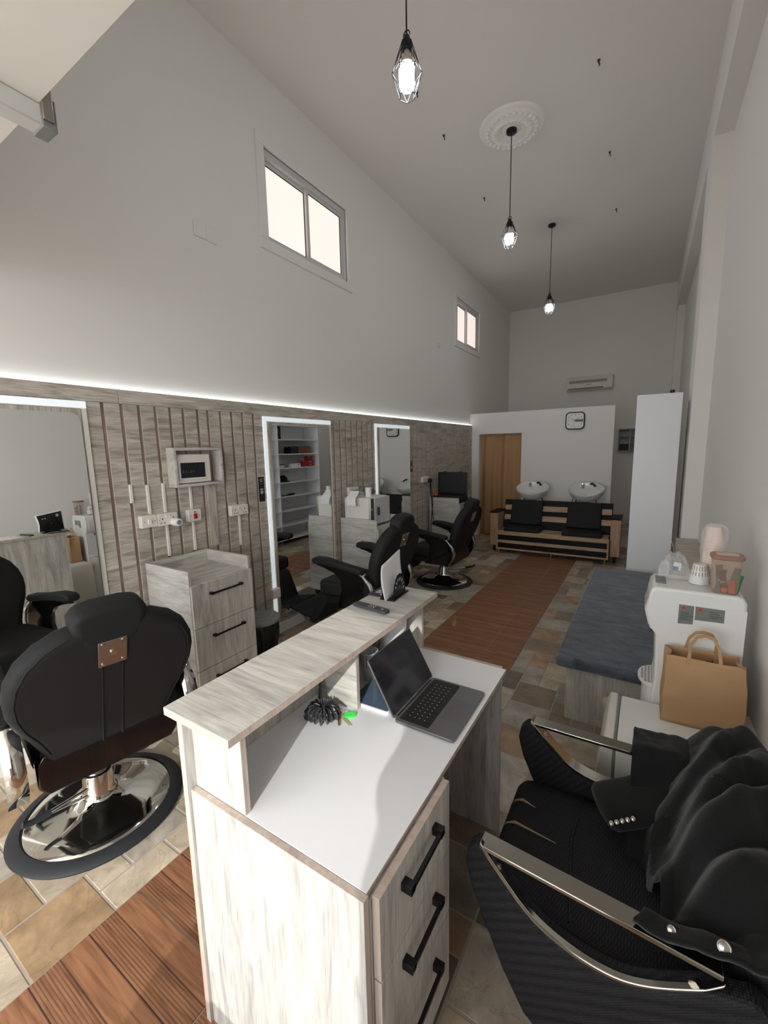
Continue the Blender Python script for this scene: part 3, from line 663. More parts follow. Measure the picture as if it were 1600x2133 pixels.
# ================================================================== barber chairs (local +Y = forward)
BACK=[(0,.235),(.08,.243),(.16,.272),(.24,.31),(.31,.33),(.38,.335),(.45,.324),(.52,.292),(.575,.238),(.612,.17),(.626,.10)]
def barber_chair(lab,loc,rz,dz=0,lever=(-.32,-.22),off=(0,0)):
    r=thing('barber_chair',lab,'barber chair',loc,rz,'black barber chairs')
    q=MB(); q.lathe([(.306,.004),(.352,.0),(.359,.012),(.345,.026),(.306,.034),(.298,.028)],(off[0],off[1],0),64); q.build('base_ring',M['rubber'],r)
    q=MB(); q.lathe([(.300,.028),(.285,.040),(.22,.052),(.14,.066),(.09,.08),(.075,.10),(.0001,.10)],(off[0],off[1],0),64); q.build('base_plate',M['chrome'],r)
    q=MB(); q.lathe([(.072,.10),(.066,.115),(.06,.20),(.058,.205),(.045,.208),(.045,.30+dz),(.0001,.30+dz)],(off[0],off[1],0),32); q.build('column',M['chrome'],r)
    lx,ly=lever; q=MB()
    q.tube([(.04*lx,.04*ly,.17),(.3*lx,.3*ly,.15),(.75*lx,.75*ly,.14)],.009,8); q.tube([(.05*lx+.03,.05*ly,.15),(.35*lx+.03,.35*ly,.12),(.8*lx,.8*ly,.135)],.007,8)
    lv=q.build('pump_lever',M['chrome'],r)
    q=MB(); q.tube([(.72*lx,.72*ly,.141),(.95*lx,.95*ly,.14),(1.05*lx,1.05*ly,.15)],.014,10); q.build('pedal_grip',M['rubber'],lv)
    d=dz
    q=MB(); q.box(-.16,.16,-.16,.2,.30+d,.345+d); q.box(-.24,.24,-.2,.30,.345+d,.41+d); q.build('seat_frame',M['black'],r,bevel=.012)
    q=MB(); q.prism(rrect(.53,.55,.07,5,0,.085),.415+d,.535+d,'z'); q.build('seat',M['leather'],r,bevel=.03,seg=4)
    # glossy rear bar
    q=MB(); hb=.265
    q.prism([(-hb,.395+d),(-hb+.03,.355+d),(hb-.03,.355+d),(hb,.395+d),(hb,.495+d),(hb-.025,.525+d),(-hb+.025,.525+d),(-hb,.495+d)],-.235,-.19,'y'); q.build('rear_bar',M['blackg'],r,bevel=.008)
    # backrest
    Mx=Matrix.Translation((0,-.175,.47+d))@Matrix.Rotation(rad(19),4,'X')
    outl=[(w,s) for s,w in BACK]; poly=outl+[(-w,s) for w,s in reversed(outl)]
    q=MB(); q.prism(poly,-.05,.05,'y',M=Mx); bk=q.build('backrest',M['leather'],r,bevel=.04,seg=5)
    q=MB()
    for s in (-1,1):
        q.tube([Mx@Vector((s*.036,-.051,z)) for z in (.02,.2,.43)],.0035,6)
        q.tube([Mx@Vector((s*(w-.028),-.049,z)) for z,w in BACK[1:-1]],.0028,6)
    q.build('seam_piping',M['leather'],bk)
    q=MB(); q.prism([(-.10,0),(-.125,.06),(-.13,.12),(-.11,.155),(-.05,.165),(.05,.165),(.11,.155),(.13,.12),(.125,.06),(.10,0),(.07,-.015),(-.07,-.015)],-.055,.055,'y',M=Mx@Matrix.Translation((0,.0,.535))@Matrix.Rotation(rad(-6),4,'X')); q.build('headrest',M['leather'],r,bevel=.028,seg=4)
    q=MB(); q.prism(rrect(.10,.12,.004,2,0,.497),-.057,-.0515,'y',M=Mx); pl=q.build('headrest_bracket',M['steel'],r,bevel=.001)
    q=MB()
    for a,b_ in ((-.035,.45),(.035,.45),(-.035,.545),(.035,.545)): q.cyl(Mx@Vector((a,-.057,b_)),Mx@Vector((a,-.061,b_)),.006,n=10)
    q.cyl(Mx@Vector((0,-.057,.497)),Mx@Vector((0,-.063,.497)),.012,n=14); q.build('screw',M['chrome'],pl)
    for s in (-1,1):
        x=s*.325
        def side(poly,w): return MB().prism(poly,x-w/2,x+w/2,'x')
        # arm side panel: hook shape from pad down to the frame
        ou=[(.30,.705),(.22,.69),(.10,.655),(.04,.60),(.03,.52),(.06,.44),(.08,.36),(-.2,.36),(-.265,.44),(-.275,.52),(-.245,.60),(-.19,.66),(-.12,.70),(.0,.725),(.2,.728)]
        ou=[(a,b+d) for a,b in ou]
        ap=side(ou,.035).build('arm_panel',M['blackg'],r,bevel=.006)
        q=MB(); tr=[(-.2,.355),(-.262,.44),(-.28,.52),(-.252,.605),(-.195,.668),(-.13,.705)]
        n=len(tr)
        vs=[(x+e*.032,a-.006,b+d) for a,b in tr for e in (-1,1)]+[(x+e*.032,a-.001,b+d) for a,b in tr for e in (-1,1)]
        fs=[(2*i,2*i+1,2*i+3,2*i+2) for i in range(n-1)]
        q.add(vs[:2*n],fs); q.build('arm_trim',M['chrome'],ap,solid=.005)
        q=MB(); P=[(-.20,.70),(-.17,.725),(0,.745),(.18,.775),(.29,.775),(.325,.76),(.325,.725),(.30,.715),(.15,.715),(0,.70),(-.17,.675)]
        q.prism([(a,b+d) for a,b in P],x-.042,x+.042,'x'); q.build('arm_pad',M['leather'],r,bevel=.016,seg=3)
    # leg rest and foot plate
    L=MB().prism([(.30,.40+d),(.35,.42+d),(.40,.40+d),(.53,.15),(.52,.11),(.47,.11),(.43,.17),(.30,.34+d)],-.2,.2,'x').build('leg_rest',M['leather'],r,bevel=.015,seg=3)
    q=MB(); q.box(-.19,.19,0,.27,-.014,.014)
    for k in range(9): q.box(-.18,.18,.02+k*.028,.032+k*.028,.014,.02)
    q.xf(Matrix.Translation((0,.50,.155))@Matrix.Rotation(rad(12),4,'X')); fp=q.build('foot_plate',M['rubber'],r,bevel=.004)
    for s in (-1,1):
        q=MB(); q.tube([(s*.15,.42,.25),(s*.15,.47,.11),(s*.15,.60,.105),(s*.15,.70,.17)],.012,8); q.build('foot_support',M['chrome'],r)
    return r
barber_chair('black barber chair nearest the camera at the left edge',(-2.13,.825,.0),rad(80),dz=.01,lever=(-.30,-.02),off=(-.025,.026))
barber_chair('black barber chair in the middle, behind the reception counter',(-2.06,3.0,0),rad(90),dz=.03,lever=(.30,-.2))
barber_chair('black barber chair farthest back, near the tan curtain',(-2.12,4.84,0),rad(88),dz=-.05,lever=(.38,-.24))

# ================================================================== reception desk
ZD=.785
r=thing('reception_desk','pale wood reception desk with raised counter and white worktop','desk',(-.74,1.12,0)); ox,oy=-.74,1.12
def dk(name,mats,boxes,par=None,bv=.001):
    q=MB()
    for b in boxes:
        fm=b[6] if len(b)>6 else None
        q.box(b[0]-ox,b[1]-ox,b[2]-oy,b[3]-oy,b[4],b[5],0,fm)
    return q.build(name,mats,par or r,bevel=bv)
E_={'-y':1,'+y':1,'-x':1,'+x':1}
dk('counter_top',[M['wood_x'],M['edge']],[(-1.045,-.785,.555,1.715,1.018,1.04,E_)])
dk('back_panel',[M['wood_z'],M['edge']],[(-1.033,-1.013,.58,1.66,0,1.018,{'-y':1,'+y':1})])
dk('side_panel',[M['wood_z'],M['edge']],[(-1.013,-.436,.589,.607,0,ZD,{'+z':1,'+x':1})])
dk('riser_panel',[M['wood_z'],M['edge']],[(-1.013,-.813,.608,.626,ZD-.018,1.018,{'+x':1})])
dk('end_panel',[M['wood_z'],M['edge']],[(-1.013,-.832,1.644,1.662,ZD,1.018,{'+x':1}),(-1.013,-.462,1.644,1.662,0,ZD,{'+x':1,'+z':1})])
dk('divider',[M['wood_x'],M['edge']],[(-1.013,-.818,1.108,1.126,ZD+.001,1.018,{'+x':1})])
dk('worktop',[M['lam'],M['edge']],[(-1.013,-.442,.608,1.644,ZD-.018,ZD,{'+x':1})])
dk('pedestal',M['wood_z'],[(-.95,-.437,.61,1.0,.02,ZD-.0185)])
dk('corner_block',M['alu'],[(-.845,-.825,.627,.647,.995,1.017)])
for z1,z0 in ((.776,.567),(.562,.353),(.348,.10)):
    d=dk('drawer',[M['wood_z'],M['edge']],[(-.435,-.416,.617,.985,z0,z1,{'+z':1,'-y':1,'-z':1})])
    zc=z1-.06
    dk('handle',M['blackm'],[(-.398,-.388,.712,.885,zc-.006,zc+.006),(-.416,-.388,.706,.727,zc-.011,zc+.011),(-.416,-.388,.870,.891,zc-.011,zc+.011)],d,.001)
# ---- things on the raised counter
zt=1.04
r=thing('remote_control','slim black remote control on the raised counter','remote',(-.943,1.395,zt),rad(-7))
q=MB(); q.prism(rrect(.178,.038,.008,3),0,.013,'z'); q.build('body',M['dgrey'],r,bevel=.003)
q=MB()
for a in (-.005,.008,.021):
    for b_ in (-.007,.007): q.cyl((a,b_,.013),(a,b_,.0145),.0032,n=8)
q.cyl((.062,.0,.013),(.062,0,.0145),.005,n=10); q.build('button',M['silver'],r)
r=thing('napkin_holder','black scalloped metal holder with leaflets on the counter end','holder',(-.925,1.585,zt),rad(4))
q=MB(); q.box(-.050,.022,-.075,.08,0,.006); q.build('foot',M['blackm'],r,bevel=.002)
# scalloped fan with holes
n=96; out=[];sc_=[]
for i in range(n+1):
    a=PI*i/n; s_=1+.045*abs(math.sin(a*9)); out.append((.060*s_*math.cos(a),.018+.082*s_*math.sin(a)))
out=[(.06,.0)]+out+[(-.06,.0)]
bm=bmesh.new()
def loop(pts):
    vs=[bm.verts.new((0.013,a,b)) for a,b in pts]; es=[bm.edges.new((vs[i],vs[(i+1)%len(vs)])) for i in range(len(vs))]; return es
ed=loop(out)
for k in range(9):
    a=PI*(k+.5)/9; c=(.043*math.cos(a),.018+.06*math.sin(a)); ed+=loop([(c[0]+.0055*math.cos(t)*math.sin(a)+.012*math.sin(t)*math.cos(a)*.9,c[1]-.0055*math.cos(t)*math.cos(a)+.012*math.sin(t)*math.sin(a)*.9) for t in [2*PI*j/12 for j in range(12)]])
for k in (-1,0,1): ed+=loop([(k*.022+.004*math.cos(t),.04-abs(k)*.008+.011*math.sin(t)) for t in [2*PI*j/12 for j in range(12)]])
bmesh.ops.triangle_fill(bm,use_beauty=True,use_dissolve=False,edges=ed)
me=bpy.data.meshes.new('fan_plate'); bm.to_mesh(me); bm.free(); me.materials.append(M['blackm'])
for nm,dx in (('fan_plate',0),('fan_plate',-.058)):
    o=bpy.data.objects.new(nm,me); COL.objects.link(o); o.parent=r; o.location=(dx,0,.004); q=o.modifiers.new('Solid','SOLIDIFY'); q.thickness=.002
def leaf(k):
    def f(u,v):
        y=-.10+.20*u; z=.007+.155*v
        return (-.010-.004*k-.016*math.sin(v*PI*.9)*(1-.35*u)-.012*v*v*u,y-.012*v+.004*k+.015*math.sin(v*PI)*(1 if u<.5 else -.3)*.5,z+.03*u*v+.004*k)
    return f
for k,l in enumerate(('white leaflet at the front of the black scalloped holder','leaflet with dark printed back at the rear of the black scalloped holder')):
    q=MB(); q.grid(leaf(k),12,12,0); o=q.build('leaflet',[M['paper']],solid=.0012); o.location=(-.925,1.585,zt); o.rotation_euler=(0,0,rad(4)); tag(o,l,'leaflet')
    if k==1:
        dkp=MB(); f=leaf(1)
        dkp.grid(lambda u,v:(f(.03+.94*u,.03+.94*v)[0]-.0012,)+f(.03+.94*u,.03+.94*v)[1:],12,12); p=dkp.build('printed_back',M['black'],o)
        rg=MB()
        for cu,cv,rr in ((.5,.45,.028),(.5,.45,.010),(.2,.75,.006),(.3,.75,.006),(.8,.8,.012)):
            nn=20; vs=[]
            for t in range(nn):
                u=cu+rr*math.cos(2*PI*t/nn)/.2; v=cv+rr*math.sin(2*PI*t/nn)/.155; a=f(u,v); vs.append((a[0]-.0018-.0002*(rr<.02),a[1],a[2]))
            if rr!=.028: rg.add(vs,[tuple(range(nn))])
        rg.build('round_print',M['silver'],o)
for k,(x,y,rz,l) in enumerate(((-1.008,1.605,2,'black printed card lying on the counter beside the leaflet holder'),)):
    r=thing('printed_card',l,'card',(x,y,zt),rad(rz))
    q=MB(); q.box(-.045,.045,-.07,.085,0,.004); q.build('card',M['black'],r)
    q=MB(); q.prism(rrect(.026,.018,.008,4,.022,-.05),.004,.0045,'z'); q.prism(rrect(.05,.045,.004,3,-.002,-.015),.004,.0045,'z'); q.prism(rrect(.03,.022,.01,4,.0,.045),.004,.0045,'z'); q.build('pale_print',M['silver'],r)
# ---- laptop
r=thing('laptop','grey open laptop on the white worktop','laptop',(-.565,1.27,ZD))
q=MB(); q.prism(rrect(.215,.308,.012,4),.002,.0115,'z'); q.build('base',M['lap'],r,bevel=.0015)
q=MB(); q.prism(rrect(.104,.282,.004,3,-.042,.002),.0115,.0121,'z'); kb=q.build('keyboard_well',M['black'],r)
q=MB()
for i in range(6):
    x=-.088+i*.0185
    if i==5: ks=[(-.135,.0),]; 
    for j in range(14):
        y=-.130+j*.0198
        if i==5 and 3<j<9: continue
        w=.0085; q.box(x-.0075,x+.0075,y-w,y+w,.0121,.0131)
    if i==5: q.box(x-.0075,x+.0075,-.130+4*.0198-.0085,-.130+8*.0198+.0085,.0121,.0131)
q.build('key',M['black'],r,bevel=.001,seg=1)['kind']='stuff'
q=MB()
for i in range(1,5):
    for j in range(1,13): q.box(-.088+i*.0185-.0017,-.088+i*.0185+.0017,-.130+j*.0198-.0013,-.130+j*.0198+.0013,.0131,.0133)
q.build('key_legend',M['white'],kb)
q=MB(); q.prism(rrect(.078,.132,.004,3,.062,-.004),.0115,.0118,'z'); q.build('trackpad',plain('trackpad',S(112,110,112),.3,.6),r)
Mx=Matrix.Translation((-.1075,0,.012))@Matrix.Rotation(rad(-29.5),4,'Y')
q=MB(); q.prism([(b,a) for a,b in rrect(.213,.308,.010,4,.1065,0)],-.004,.001,'x',M=Mx); ld=q.build('lid',M['lap'],r,bevel=.001)
q=MB(); q.prism([(b,a) for a,b in rrect(.202,.298,.007,4,.109,0)],.001,.0016,'x',M=Mx); q.build('screen',M['glassd'],ld)
q=MB(); q.cyl((-.108,-.13,.010),(-.108,.13,.010),.005,n=12); q.build('hinge',M['black'],r)
text('MacBook Air',.007,Mx@Matrix.Translation((.0017,.0,.0045))@Matrix.Rotation(PI/2,4,'Z')@Matrix.Rotation(PI/2,4,'X'),M['silver'],ld,'lid_lettering',.0001)
# ---- tablet behind the laptop
r=thing('tablet','flat white-edged tablet with face coloured like reflected sky lying behind the laptop','tablet',(-.795,1.245,ZD),rad(2))
q=MB(); q.prism(rrect(.165,.225,.01,4),0,.012,'z'); q.build('shell',M['white'],r,bevel=.002)
q=MB(); q.prism(rrect(.155,.215,.007,4),.012,.0128,'z'); q.build('screen',M['tablet'],r)
# ---- scrunchie, keys
r=thing('scrunchie','black satin scrunchie with a ribbon tail on the worktop','scrunchie',(-.905,1.022,ZD))
def scr(u,v):
    a=2*PI*u; t=2*PI*v; pl=math.sin(a*17); rr=.017+.0075*pl
    R0=.034+.004*math.sin(a*5); rr2=rr*(1+.25*math.sin(a*34+2*t))
    return ((R0+rr2*math.cos(t))*math.cos(a)*1.05,(R0+rr2*math.cos(t))*math.sin(a),.021+rr2*math.sin(t)*.85)
q=MB(); q.grid(scr,204,14,cu=True); q.build('ruffle',M['satin'],r,ang=80)
def tail(u,v):
    return (-.048-.01*math.sin(u*2)+.020*v*(1-.3*u),.036+.028*u-.006*v,.03+.08*u+.004*math.sin(v*PI))
q=MB(); q.grid(tail,8,4); q.build('ribbon_tail',M['satin'],r,solid=.006,ang=80)
r=thing('key_ring','bunch of keys with a green tag beside the scrunchie','keys',(-.845,1.045,ZD))
q=MB(); q.tube([(.012*math.cos(t)-.012,.014*math.sin(t)+.012,.012+.003*math.sin(t)) for t in [2*PI*i/20 for i in range(20)]],.0016,6,closed=True); q.tube([(.016*math.cos(t)+.008,.012*math.sin(t)+.028,.006) for t in [2*PI*i/20 for i in range(20)]],.0012,6,closed=True); q.build('ring',M['chrome'],r)
for k,(a,dx,dy,z) in enumerate(((-48,-.012,.002,.006),(-20,.006,.002,.004))):
    q=MB(); q.prism(rrect(.022,.022,.009,4),0,.0024,'z'); q.prism([(.009,-.004),(.052,-.004),(.056,0),(.052,.004),(.009,.004)],0.0001,.0022,'z'); q.xf(TR((dx,dy,z),0,rad(4),rad(a))); q.build('key',M['brass'],r,bevel=.0006)
q=MB(); q.prism(rrect(.042,.026,.012,6),0,.007,'z'); q.xf(TR((.024,.022,.003),0,0,rad(40))); q.build('green_tag',M['green'],r,bevel=.002)['label']='translucent green tag'
# ---- bucket, cups, bows in the counter compartment
r=thing('paper_bucket','white paper tub with tissue in the compartment under the counter','tub',(-.925,1.535,ZD+.001))
q=MB(); q.lathe([(.052,0),(.054,.003),(.066,.165),(.069,.168),(.066,.171),(.062,.165),(.05,.02),(.0001,.02)],(0,0,0),32); q.build('tub',M['white'],r)
q=MB(); q.lathe([(.058,.15),(.05,.17),(.03,.185),(.02,.175),(.0001,.18)],(0,0,0),20,wob=lambda a,z:.2*math.sin(a*5+z*60)); q.build('tissue',M['paper'],r)
def paper_cup(loc,h,r0,r1,lab,grp,stripe=True,mat=None):
    r=thing('paper_cup',lab,'cup',loc,0,grp)
    q=MB(); q.lathe([(r0,0),(r0+.0005,.002),(r1,h-.002),(r1+.002,h),(r1-.0005,h),(r0-.002,.006),(.0001,.006)],(0,0,0),28); q.build('cup',mat or M['white'],r)
    if stripe:
        q=MB()
        for i in range(0,28,2):
            a0=2*PI*(i)/28; a1=a0+.11; z0,z1=h*.45,h*.93
            f=lambda a,z:((r0+(r1-r0)*z/h+.0007)*math.cos(a),(r0+(r1-r0)*z/h+.0007)*math.sin(a),z)
            q.add([f(a0,z0),f(a1,z0),f(a1,z1),f(a0,z1)],[(0,1,2,3)])
        q.build('brown_stripe',M['lidb'],r)
    return r
paper_cup((-.905,1.315,ZD+.001),.115,.025,.036,'white striped paper cup beside the tablet under the counter','striped cups on the desk')
paper_cup((-.975,1.27,ZD+.001),.10,.025,.036,'white striped paper cup half hidden by the divider','striped cups on the desk')
q=MB(); 
for k in range(9):
    a=k*2.4; c=(-.965+.018*math.cos(a),1.41+.018*math.sin(a),ZD+.06+.012*(k%4))
    q.tube([(c[0]+.018*math.cos(t)*math.cos(a),c[1]+.018*math.cos(t)*math.sin(a),c[2]+.018*math.sin(t)) for t in [2*PI*i/12 for i in range(12)]],.0035,6,closed=True)
q.lathe([(.02,0),(.025,.055),(.022,.055),(.018,.004),(.0001,.004)],(-.965,1.41,ZD+.001),16)
tag(q.build('hair_tie_pot',plain('dusty_pink',S(170,130,128),.5)),'dusty pink curls of ribbon in a pot behind the striped cup','ribbons')

# ================================================================== waiting bench along the right wall
r=thing('waiting_couch','low grey wood couch with blue-grey velvet pad by the right wall','couch',(.0,3.7,0))
q=MB(); q.box(-.345,.28,-1.045,1.14,0,.362); q.build('base_box',M['wood_z'],r,bevel=.002)
q=MB(); q.box(-.40,.285,-1.11,1.13,.363,.43); q.build('velvet_pad',M['velvet'],r,bevel=.018,seg=4)
r=thing('wall_ledge','narrow grey wood ledge along the right wall behind the couch','ledge',(.37,3.78,0))
q=MB(); q.box(-.08,.093,-1.16,1.10,0,.79); q.build('ledge_box',M['panel_x'],r,bevel=.002)
# ================================================================== fridge, bag
r=thing('mini_fridge','small white fridge with cream door edge behind the salon chair','fridge',(.2,1.97,0))
q=MB(); q.box(-.235,.235,-.20,.225,.03,.5); q.build('body',M['white'],r,bevel=.01,seg=3)
q=MB(); q.prism([(-.30,.035),(-.245,.035),(-.245,.505),(-.278,.505),(-.292,.47),(-.305,.36),(-.306,.15)],-.20,.225,'y'); dr=q.build('door',M['cream'],r,bevel=.006)
q=MB(); q.box(-.245,-.236,-.195,.22,.04,.498); q.build('door_seal',M['grey'],dr)
q=MB(); q.prism(rrect(.018,.07,.008,4,-.297,.43),.2252,.2275,'y'); q.build('finger_grip',plain('darker_cream',S(176,170,150),.5),dr)  # grip plate in a darker cream
q=MB(); [q.cyl((a,b,0),(a,b,.03),.018,n=12) for a in (-.2,.2) for b in (-.16,.18)]; q.build('foot',M['black'],r)
r=thing('paper_bag','brown kraft paper bag with handles standing on the small fridge','paper bag',(.255,2.125,.5005),rad(2))
w,d,h=.135,.055,.305
def bagf(u,v):
    # walls: u around, v up; crumpled upper rim
    per=[(-w,-d),(w,-d),(w,d),(-w,d)]
    k=u*4%4; i=int(k)%4; f=k-int(k); a=per[i];b_=per[(i+1)%4]
    x=a[0]+(b_[0]-a[0])*f; y=a[1]+(b_[1]-a[1])*f
    bul=math.sin(PI*min(v*1.05,1))
    if i in (1,3): x+= (-1 if i==1 else 1)*.018*math.sin(PI*f)*v*v*1.2
    if i in (0,2): y+=(-1 if i==0 else 1)*.012*bul*math.sin(PI*f)
    if i==1: x+=.014*bul
    n=mnoise.noise(Vector((x*9,y*9,v*4)))
    return (x*(1-.03*v)+.005*n,y*(1-.05*v)+.006*n,h*v+.004*n*v)
q=MB(); q.grid(bagf,48,18,cu=True); q.box(-w+.004,w-.004,-d+.004,d-.004,0,.002); q.build('bag_body',M['kraft'],r,solid=.0015,ang=25)
for s in (-1,1):
    q=MB(); P=[(-.055,h-.05),(-.054,h),(-.048,h+.055),(-.028,h+.088),(.0,h+.096),(.028,h+.088),(.046,h+.055),(.052,h),(.053,h-.05)]
    n=len(P); y=s*(d-.002 if s<0 else d-.002)
    vs=[]
    for i,(a,b_) in enumerate(P):
        cx,cz=0,h; L=math.hypot(a,b_-cz+.02); ux,uz=(a/L,(b_-cz+.02)/L) if b_>h-.001 else ((-1 if a<0 else 1),0)
        yy=y*(1-.05)-s*.0 + (s*.003)
        ln=-s*max(0,(b_-h))*.35; vs+=[(a-ux*.007,yy+ln,b_-uz*.007),(a+ux*.007,yy+ln,b_+uz*.007)]
    q.add(vs,[(2*i,2*i+1,2*i+3,2*i+2) for i in range(n-1)]); q.build('handle',M['kraft'],r,solid=.0025,smooth=False)
q=MB()
for k in range(14):
    a=k*1.9; q.prism([(0,-.004),(.018,0),(0,.004)],0,.0015,'z',M=TR((.03+.012*math.cos(a),.005+.01*math.sin(a),h-.03+.002*(k%5)),rad(30*k),rad(50),a))
tag(q.build('herb_sprig',plain('dark_leaf',S(40,60,40),.6)),'dark green leafy tip showing inside the brown paper bag','leaf').location=(.255,2.125,.5005)
# ================================================================== water dispenser
r=thing('water_dispenser','white water dispenser standing between the small fridge and the couch','water dispenser',(.23,2.35,0))
x0=-.145;x1=.17;y0=-.125;y1=.135
q=MB(); q.prism([(x0,.02),(x1,.02),(x1,1.02),(x1-.012,1.045),(x1-.03,1.05),(x0-.015,1.05),(x0-.03,1.03),(x0-.045,.93),(x0-.025,.85),(x0+.0,.825),(x0+.008,.60),(x0-.0,.54)],y0,y1,'y'); q.build('body',M['white'],r,bevel=.012,seg=3)
q=MB(); q.prism([(x0-.034,1.0),(x0-.049,.93),(x0-.03,.852),(x0-.022,.86),(x0-.038,.93),(x0-.026,1.01)],y0+.03,y1-.03,'y'); q.build('front_cover',plain('pale_lilac_plastic',S(224,214,220),.25),r,bevel=.003)
q=MB(); q.box(x0-.018,x0+.01,-.03,.03,.80,.826); q.build('tap',M['black'],r,bevel=.004)
q=MB()
for k in range(3): q.box(x0-.012,x0+.03,-.055+.045*k,-.02+.045*k,1.05,1.055)
q.build('button',M['grey'],r,bevel=.002)
q=MB(); q.box(x0+.052,x1+.0005,y0-.0015,y0,.1,.992); q.build('side_sheet',M['white'],r)
q=MB(); q.prism([(x0+.08,.985-.09),(x0+.135,.985-.085),(x0+.135,.985),(x0+.08,.985)],y0-.0025,y0-.0015,'y'); q.prism([(x0+.140,.985-.062),(x0+.242,.985-.058),(x0+.242,.985),(x0+.140,.985)],y0-.0025,y0-.0015,'y'); lb=q.build('warning_label',M['label'],r)
q=MB()
for a in (x0+.097,x0+.157): q.prism([(a-.010,.966),(a+.010,.966),(a,.982)],y0-.0031,y0-.0025,'y')
q.build('warning_triangle',M['orange'],lb)
q=MB()
for k in range(5): q.box(x0+.088,x0+.088+.03+.008*(k%3),y0-.0031,y0-.0025,.950-.008*k,.952-.008*k)
for k in range(4): q.box(x0+.19,x0+.19+.03+.006*(k%3),y0-.0031,y0-.0025,.968-.009*k,.970-.009*k)
q.build('label_text',M['dgrey'],lb)
texts([('!',.010,Matrix.Translation((a,y0-.0034,.971))@FX) for a in (x0+.097,x0+.157)],M['black'],lb,'warning_mark')
# tray
q=MB(); tp=[]
for i in range(20):
    a=rad(90)+PI*i/19; tp.append((x0+.005+.062*math.cos(a),.0+.105*math.sin(a)))
tp=[(x0+.02,.105)]+tp+[(x0+.02,-.105)]
q.prism(tp,.545,.562,'z'); tr=q.build('drip_tray',M['white'],r,bevel=.003)
q=MB()
for i in range(4):
    for j in range(-5,6):
        xx=x0-.038+.014*i; yy=j*.016
        if ((xx-x0-.005)/.055)**2+(yy/.095)**2<1 or xx>x0: q.box(xx-.0045,xx+.0045,yy-.003,yy+.003,.562,.5628)
q.build('drain_slot',M['dgrey'],tr)
q=MB(); q.prism([(x0+.02,.10)]+[(x0+.012+.05*math.cos(rad(90)+PI*i/15),.10*math.sin(rad(90)+PI*i/15)) for i in range(16)]+[(x0+.02,-.10)],.02,.543,'z'); q.build('lower_front',M['white'],r)
q=MB(); [q.box(x0+.052+.01*k,x0+.056+.01*k,y0-.002,y0,.36,.46) for k in range(4)]; q.build('vent_slot',M['grey'],r)
# things on the dispenser
ztp=1.0505
r=thing('coffee_canister','smoked beige plastic canister of coffee sachets on the water dispenser','canister',(.325,2.285,ztp))
q=MB(); n=8; q.prism(rrect(.088,.078,.022,5),0,.002,'z'); pts0=rrect(.088,.078,.022,5);pts1=rrect(.104,.09,.024,5)
vs=[(a,b,.002) for a,b in pts0]+[(a,b,.15) for a,b in pts1]; n=len(pts0)
q.add(vs,[(i,(i+1)%n,n+(i+1)%n,n+i) for i in range(n)]); q.build('clear_body',M['tintbox'],r)
q=MB(); q.prism(rrect(.116,.10,.03,6),.15,.168,'z'); ld=q.build('lid',M['lidb'],r,bevel=.004)
q=MB(); q.prism(rrect(.078,.062,.02,6),.168,.1686,'z'); q.build('lid_window',plain('lid_window',S(214,196,178),.4),ld)
cols=[M['teal'],M['glassd'],M['teal'],M['red'],M['orange'],plain('green_foil',S(52,110,62),.35)]
for k,(a,b_,rz,tl,m,hh,l) in enumerate(((-.026,-.026,5,8,0,.105,'teal coffee sachet at the left in the smoked canister'),(-.002,-.03,-8,-10,1,.10,'dark coffee sachet with 3 in 1 lettering in the smoked canister'),(.014,-.008,10,14,0,.112,'teal coffee sachet leaning right in the smoked canister'),(.022,-.03,-4,-4,3,.06,'short red sachet at the right in the smoked canister'),(-.012,.01,3,-6,0,.115,'teal coffee sachet at the back in the smoked canister'),(.032,-.018,-12,10,5,.085,'green sachet at the right in the smoked canister'))):
    r2=thing('coffee_sachet',l,'sachet',(.325+a,2.285+b_,ztp+.003),rad(rz),'sachets in the canister')
    T=TR((0,0,0),0,rad(tl),0); q=MB(); q.box(-.013,.013,-.004,.004,0,hh,M=T); q.build('wrapper',cols[m],r2,bevel=.003)
    if k in (0,1):
        q=MB(); q.cyl(T@Vector((0,-.0042,hh-.018 if k==0 else .014)),T@Vector((0,-.0048,hh-.018 if k==0 else .014)),.011,n=16); q.build('orange_spot',M['orange'],r2)
        text('3in1' if k==1 else '3in1',.012,T@Matrix.Translation((0,-.0052,hh*.5))@FX,M['white'],r2,'sachet_lettering',.0001)
# stack of striped paper cups, upside down, in front; tower of pale cups in a bag behind
def cupstack(name,loc,n,dz,h,r0,r1,mat,lab,grp,inv=True,stripe=False):
    for k in range(n):
        r=thing(name,lab[k] if isinstance(lab,list) else lab,'cup',(loc[0],loc[1],loc[2]+k*dz),0,grp)
        q=MB()
        if inv: q.lathe([(r1-.001,.0),(r1+.002,.002),(r1,.005),(r0,h),(.0001,h)],(0,0,0),28)
        else: q.lathe([(r0,0),(r1,h-.004),(r1+.002,h-.002),(r1-.001,h),(r0-.002,.006),(.0001,.006)],(0,0,0),28)
        q.build('cup',mat,r)
        if stripe and k==n-1:
            for zz0,zz1 in ((h*.12,h*.44),(h*.52,h*.92)):
                q=MB()
                for i in range(0,36,2):
                    a0=2*PI*i/36;a1=a0+.09; f=lambda a,z:((r1+(r0-r1)*(z-.005)/(h-.005)+.0008)*math.cos(a),(r1+(r0-r1)*(z-.005)/(h-.005)+.0008)*math.sin(a),z)
                    q.add([f(a0,zz0),f(a1,zz0),f(a1,zz1),f(a0,zz1)],[(0,1,2,3)])
                q.build('brown_stripe',M['lidb'],r)
sl=['white paper cup, lowest of the short striped stack on the water dispenser']+['white paper cup, second from the bottom of the short striped stack','white paper cup, third from the bottom of the short striped stack','white paper cup, second from the top of the short striped stack','brown striped paper cup, upside down on top of the short stack']
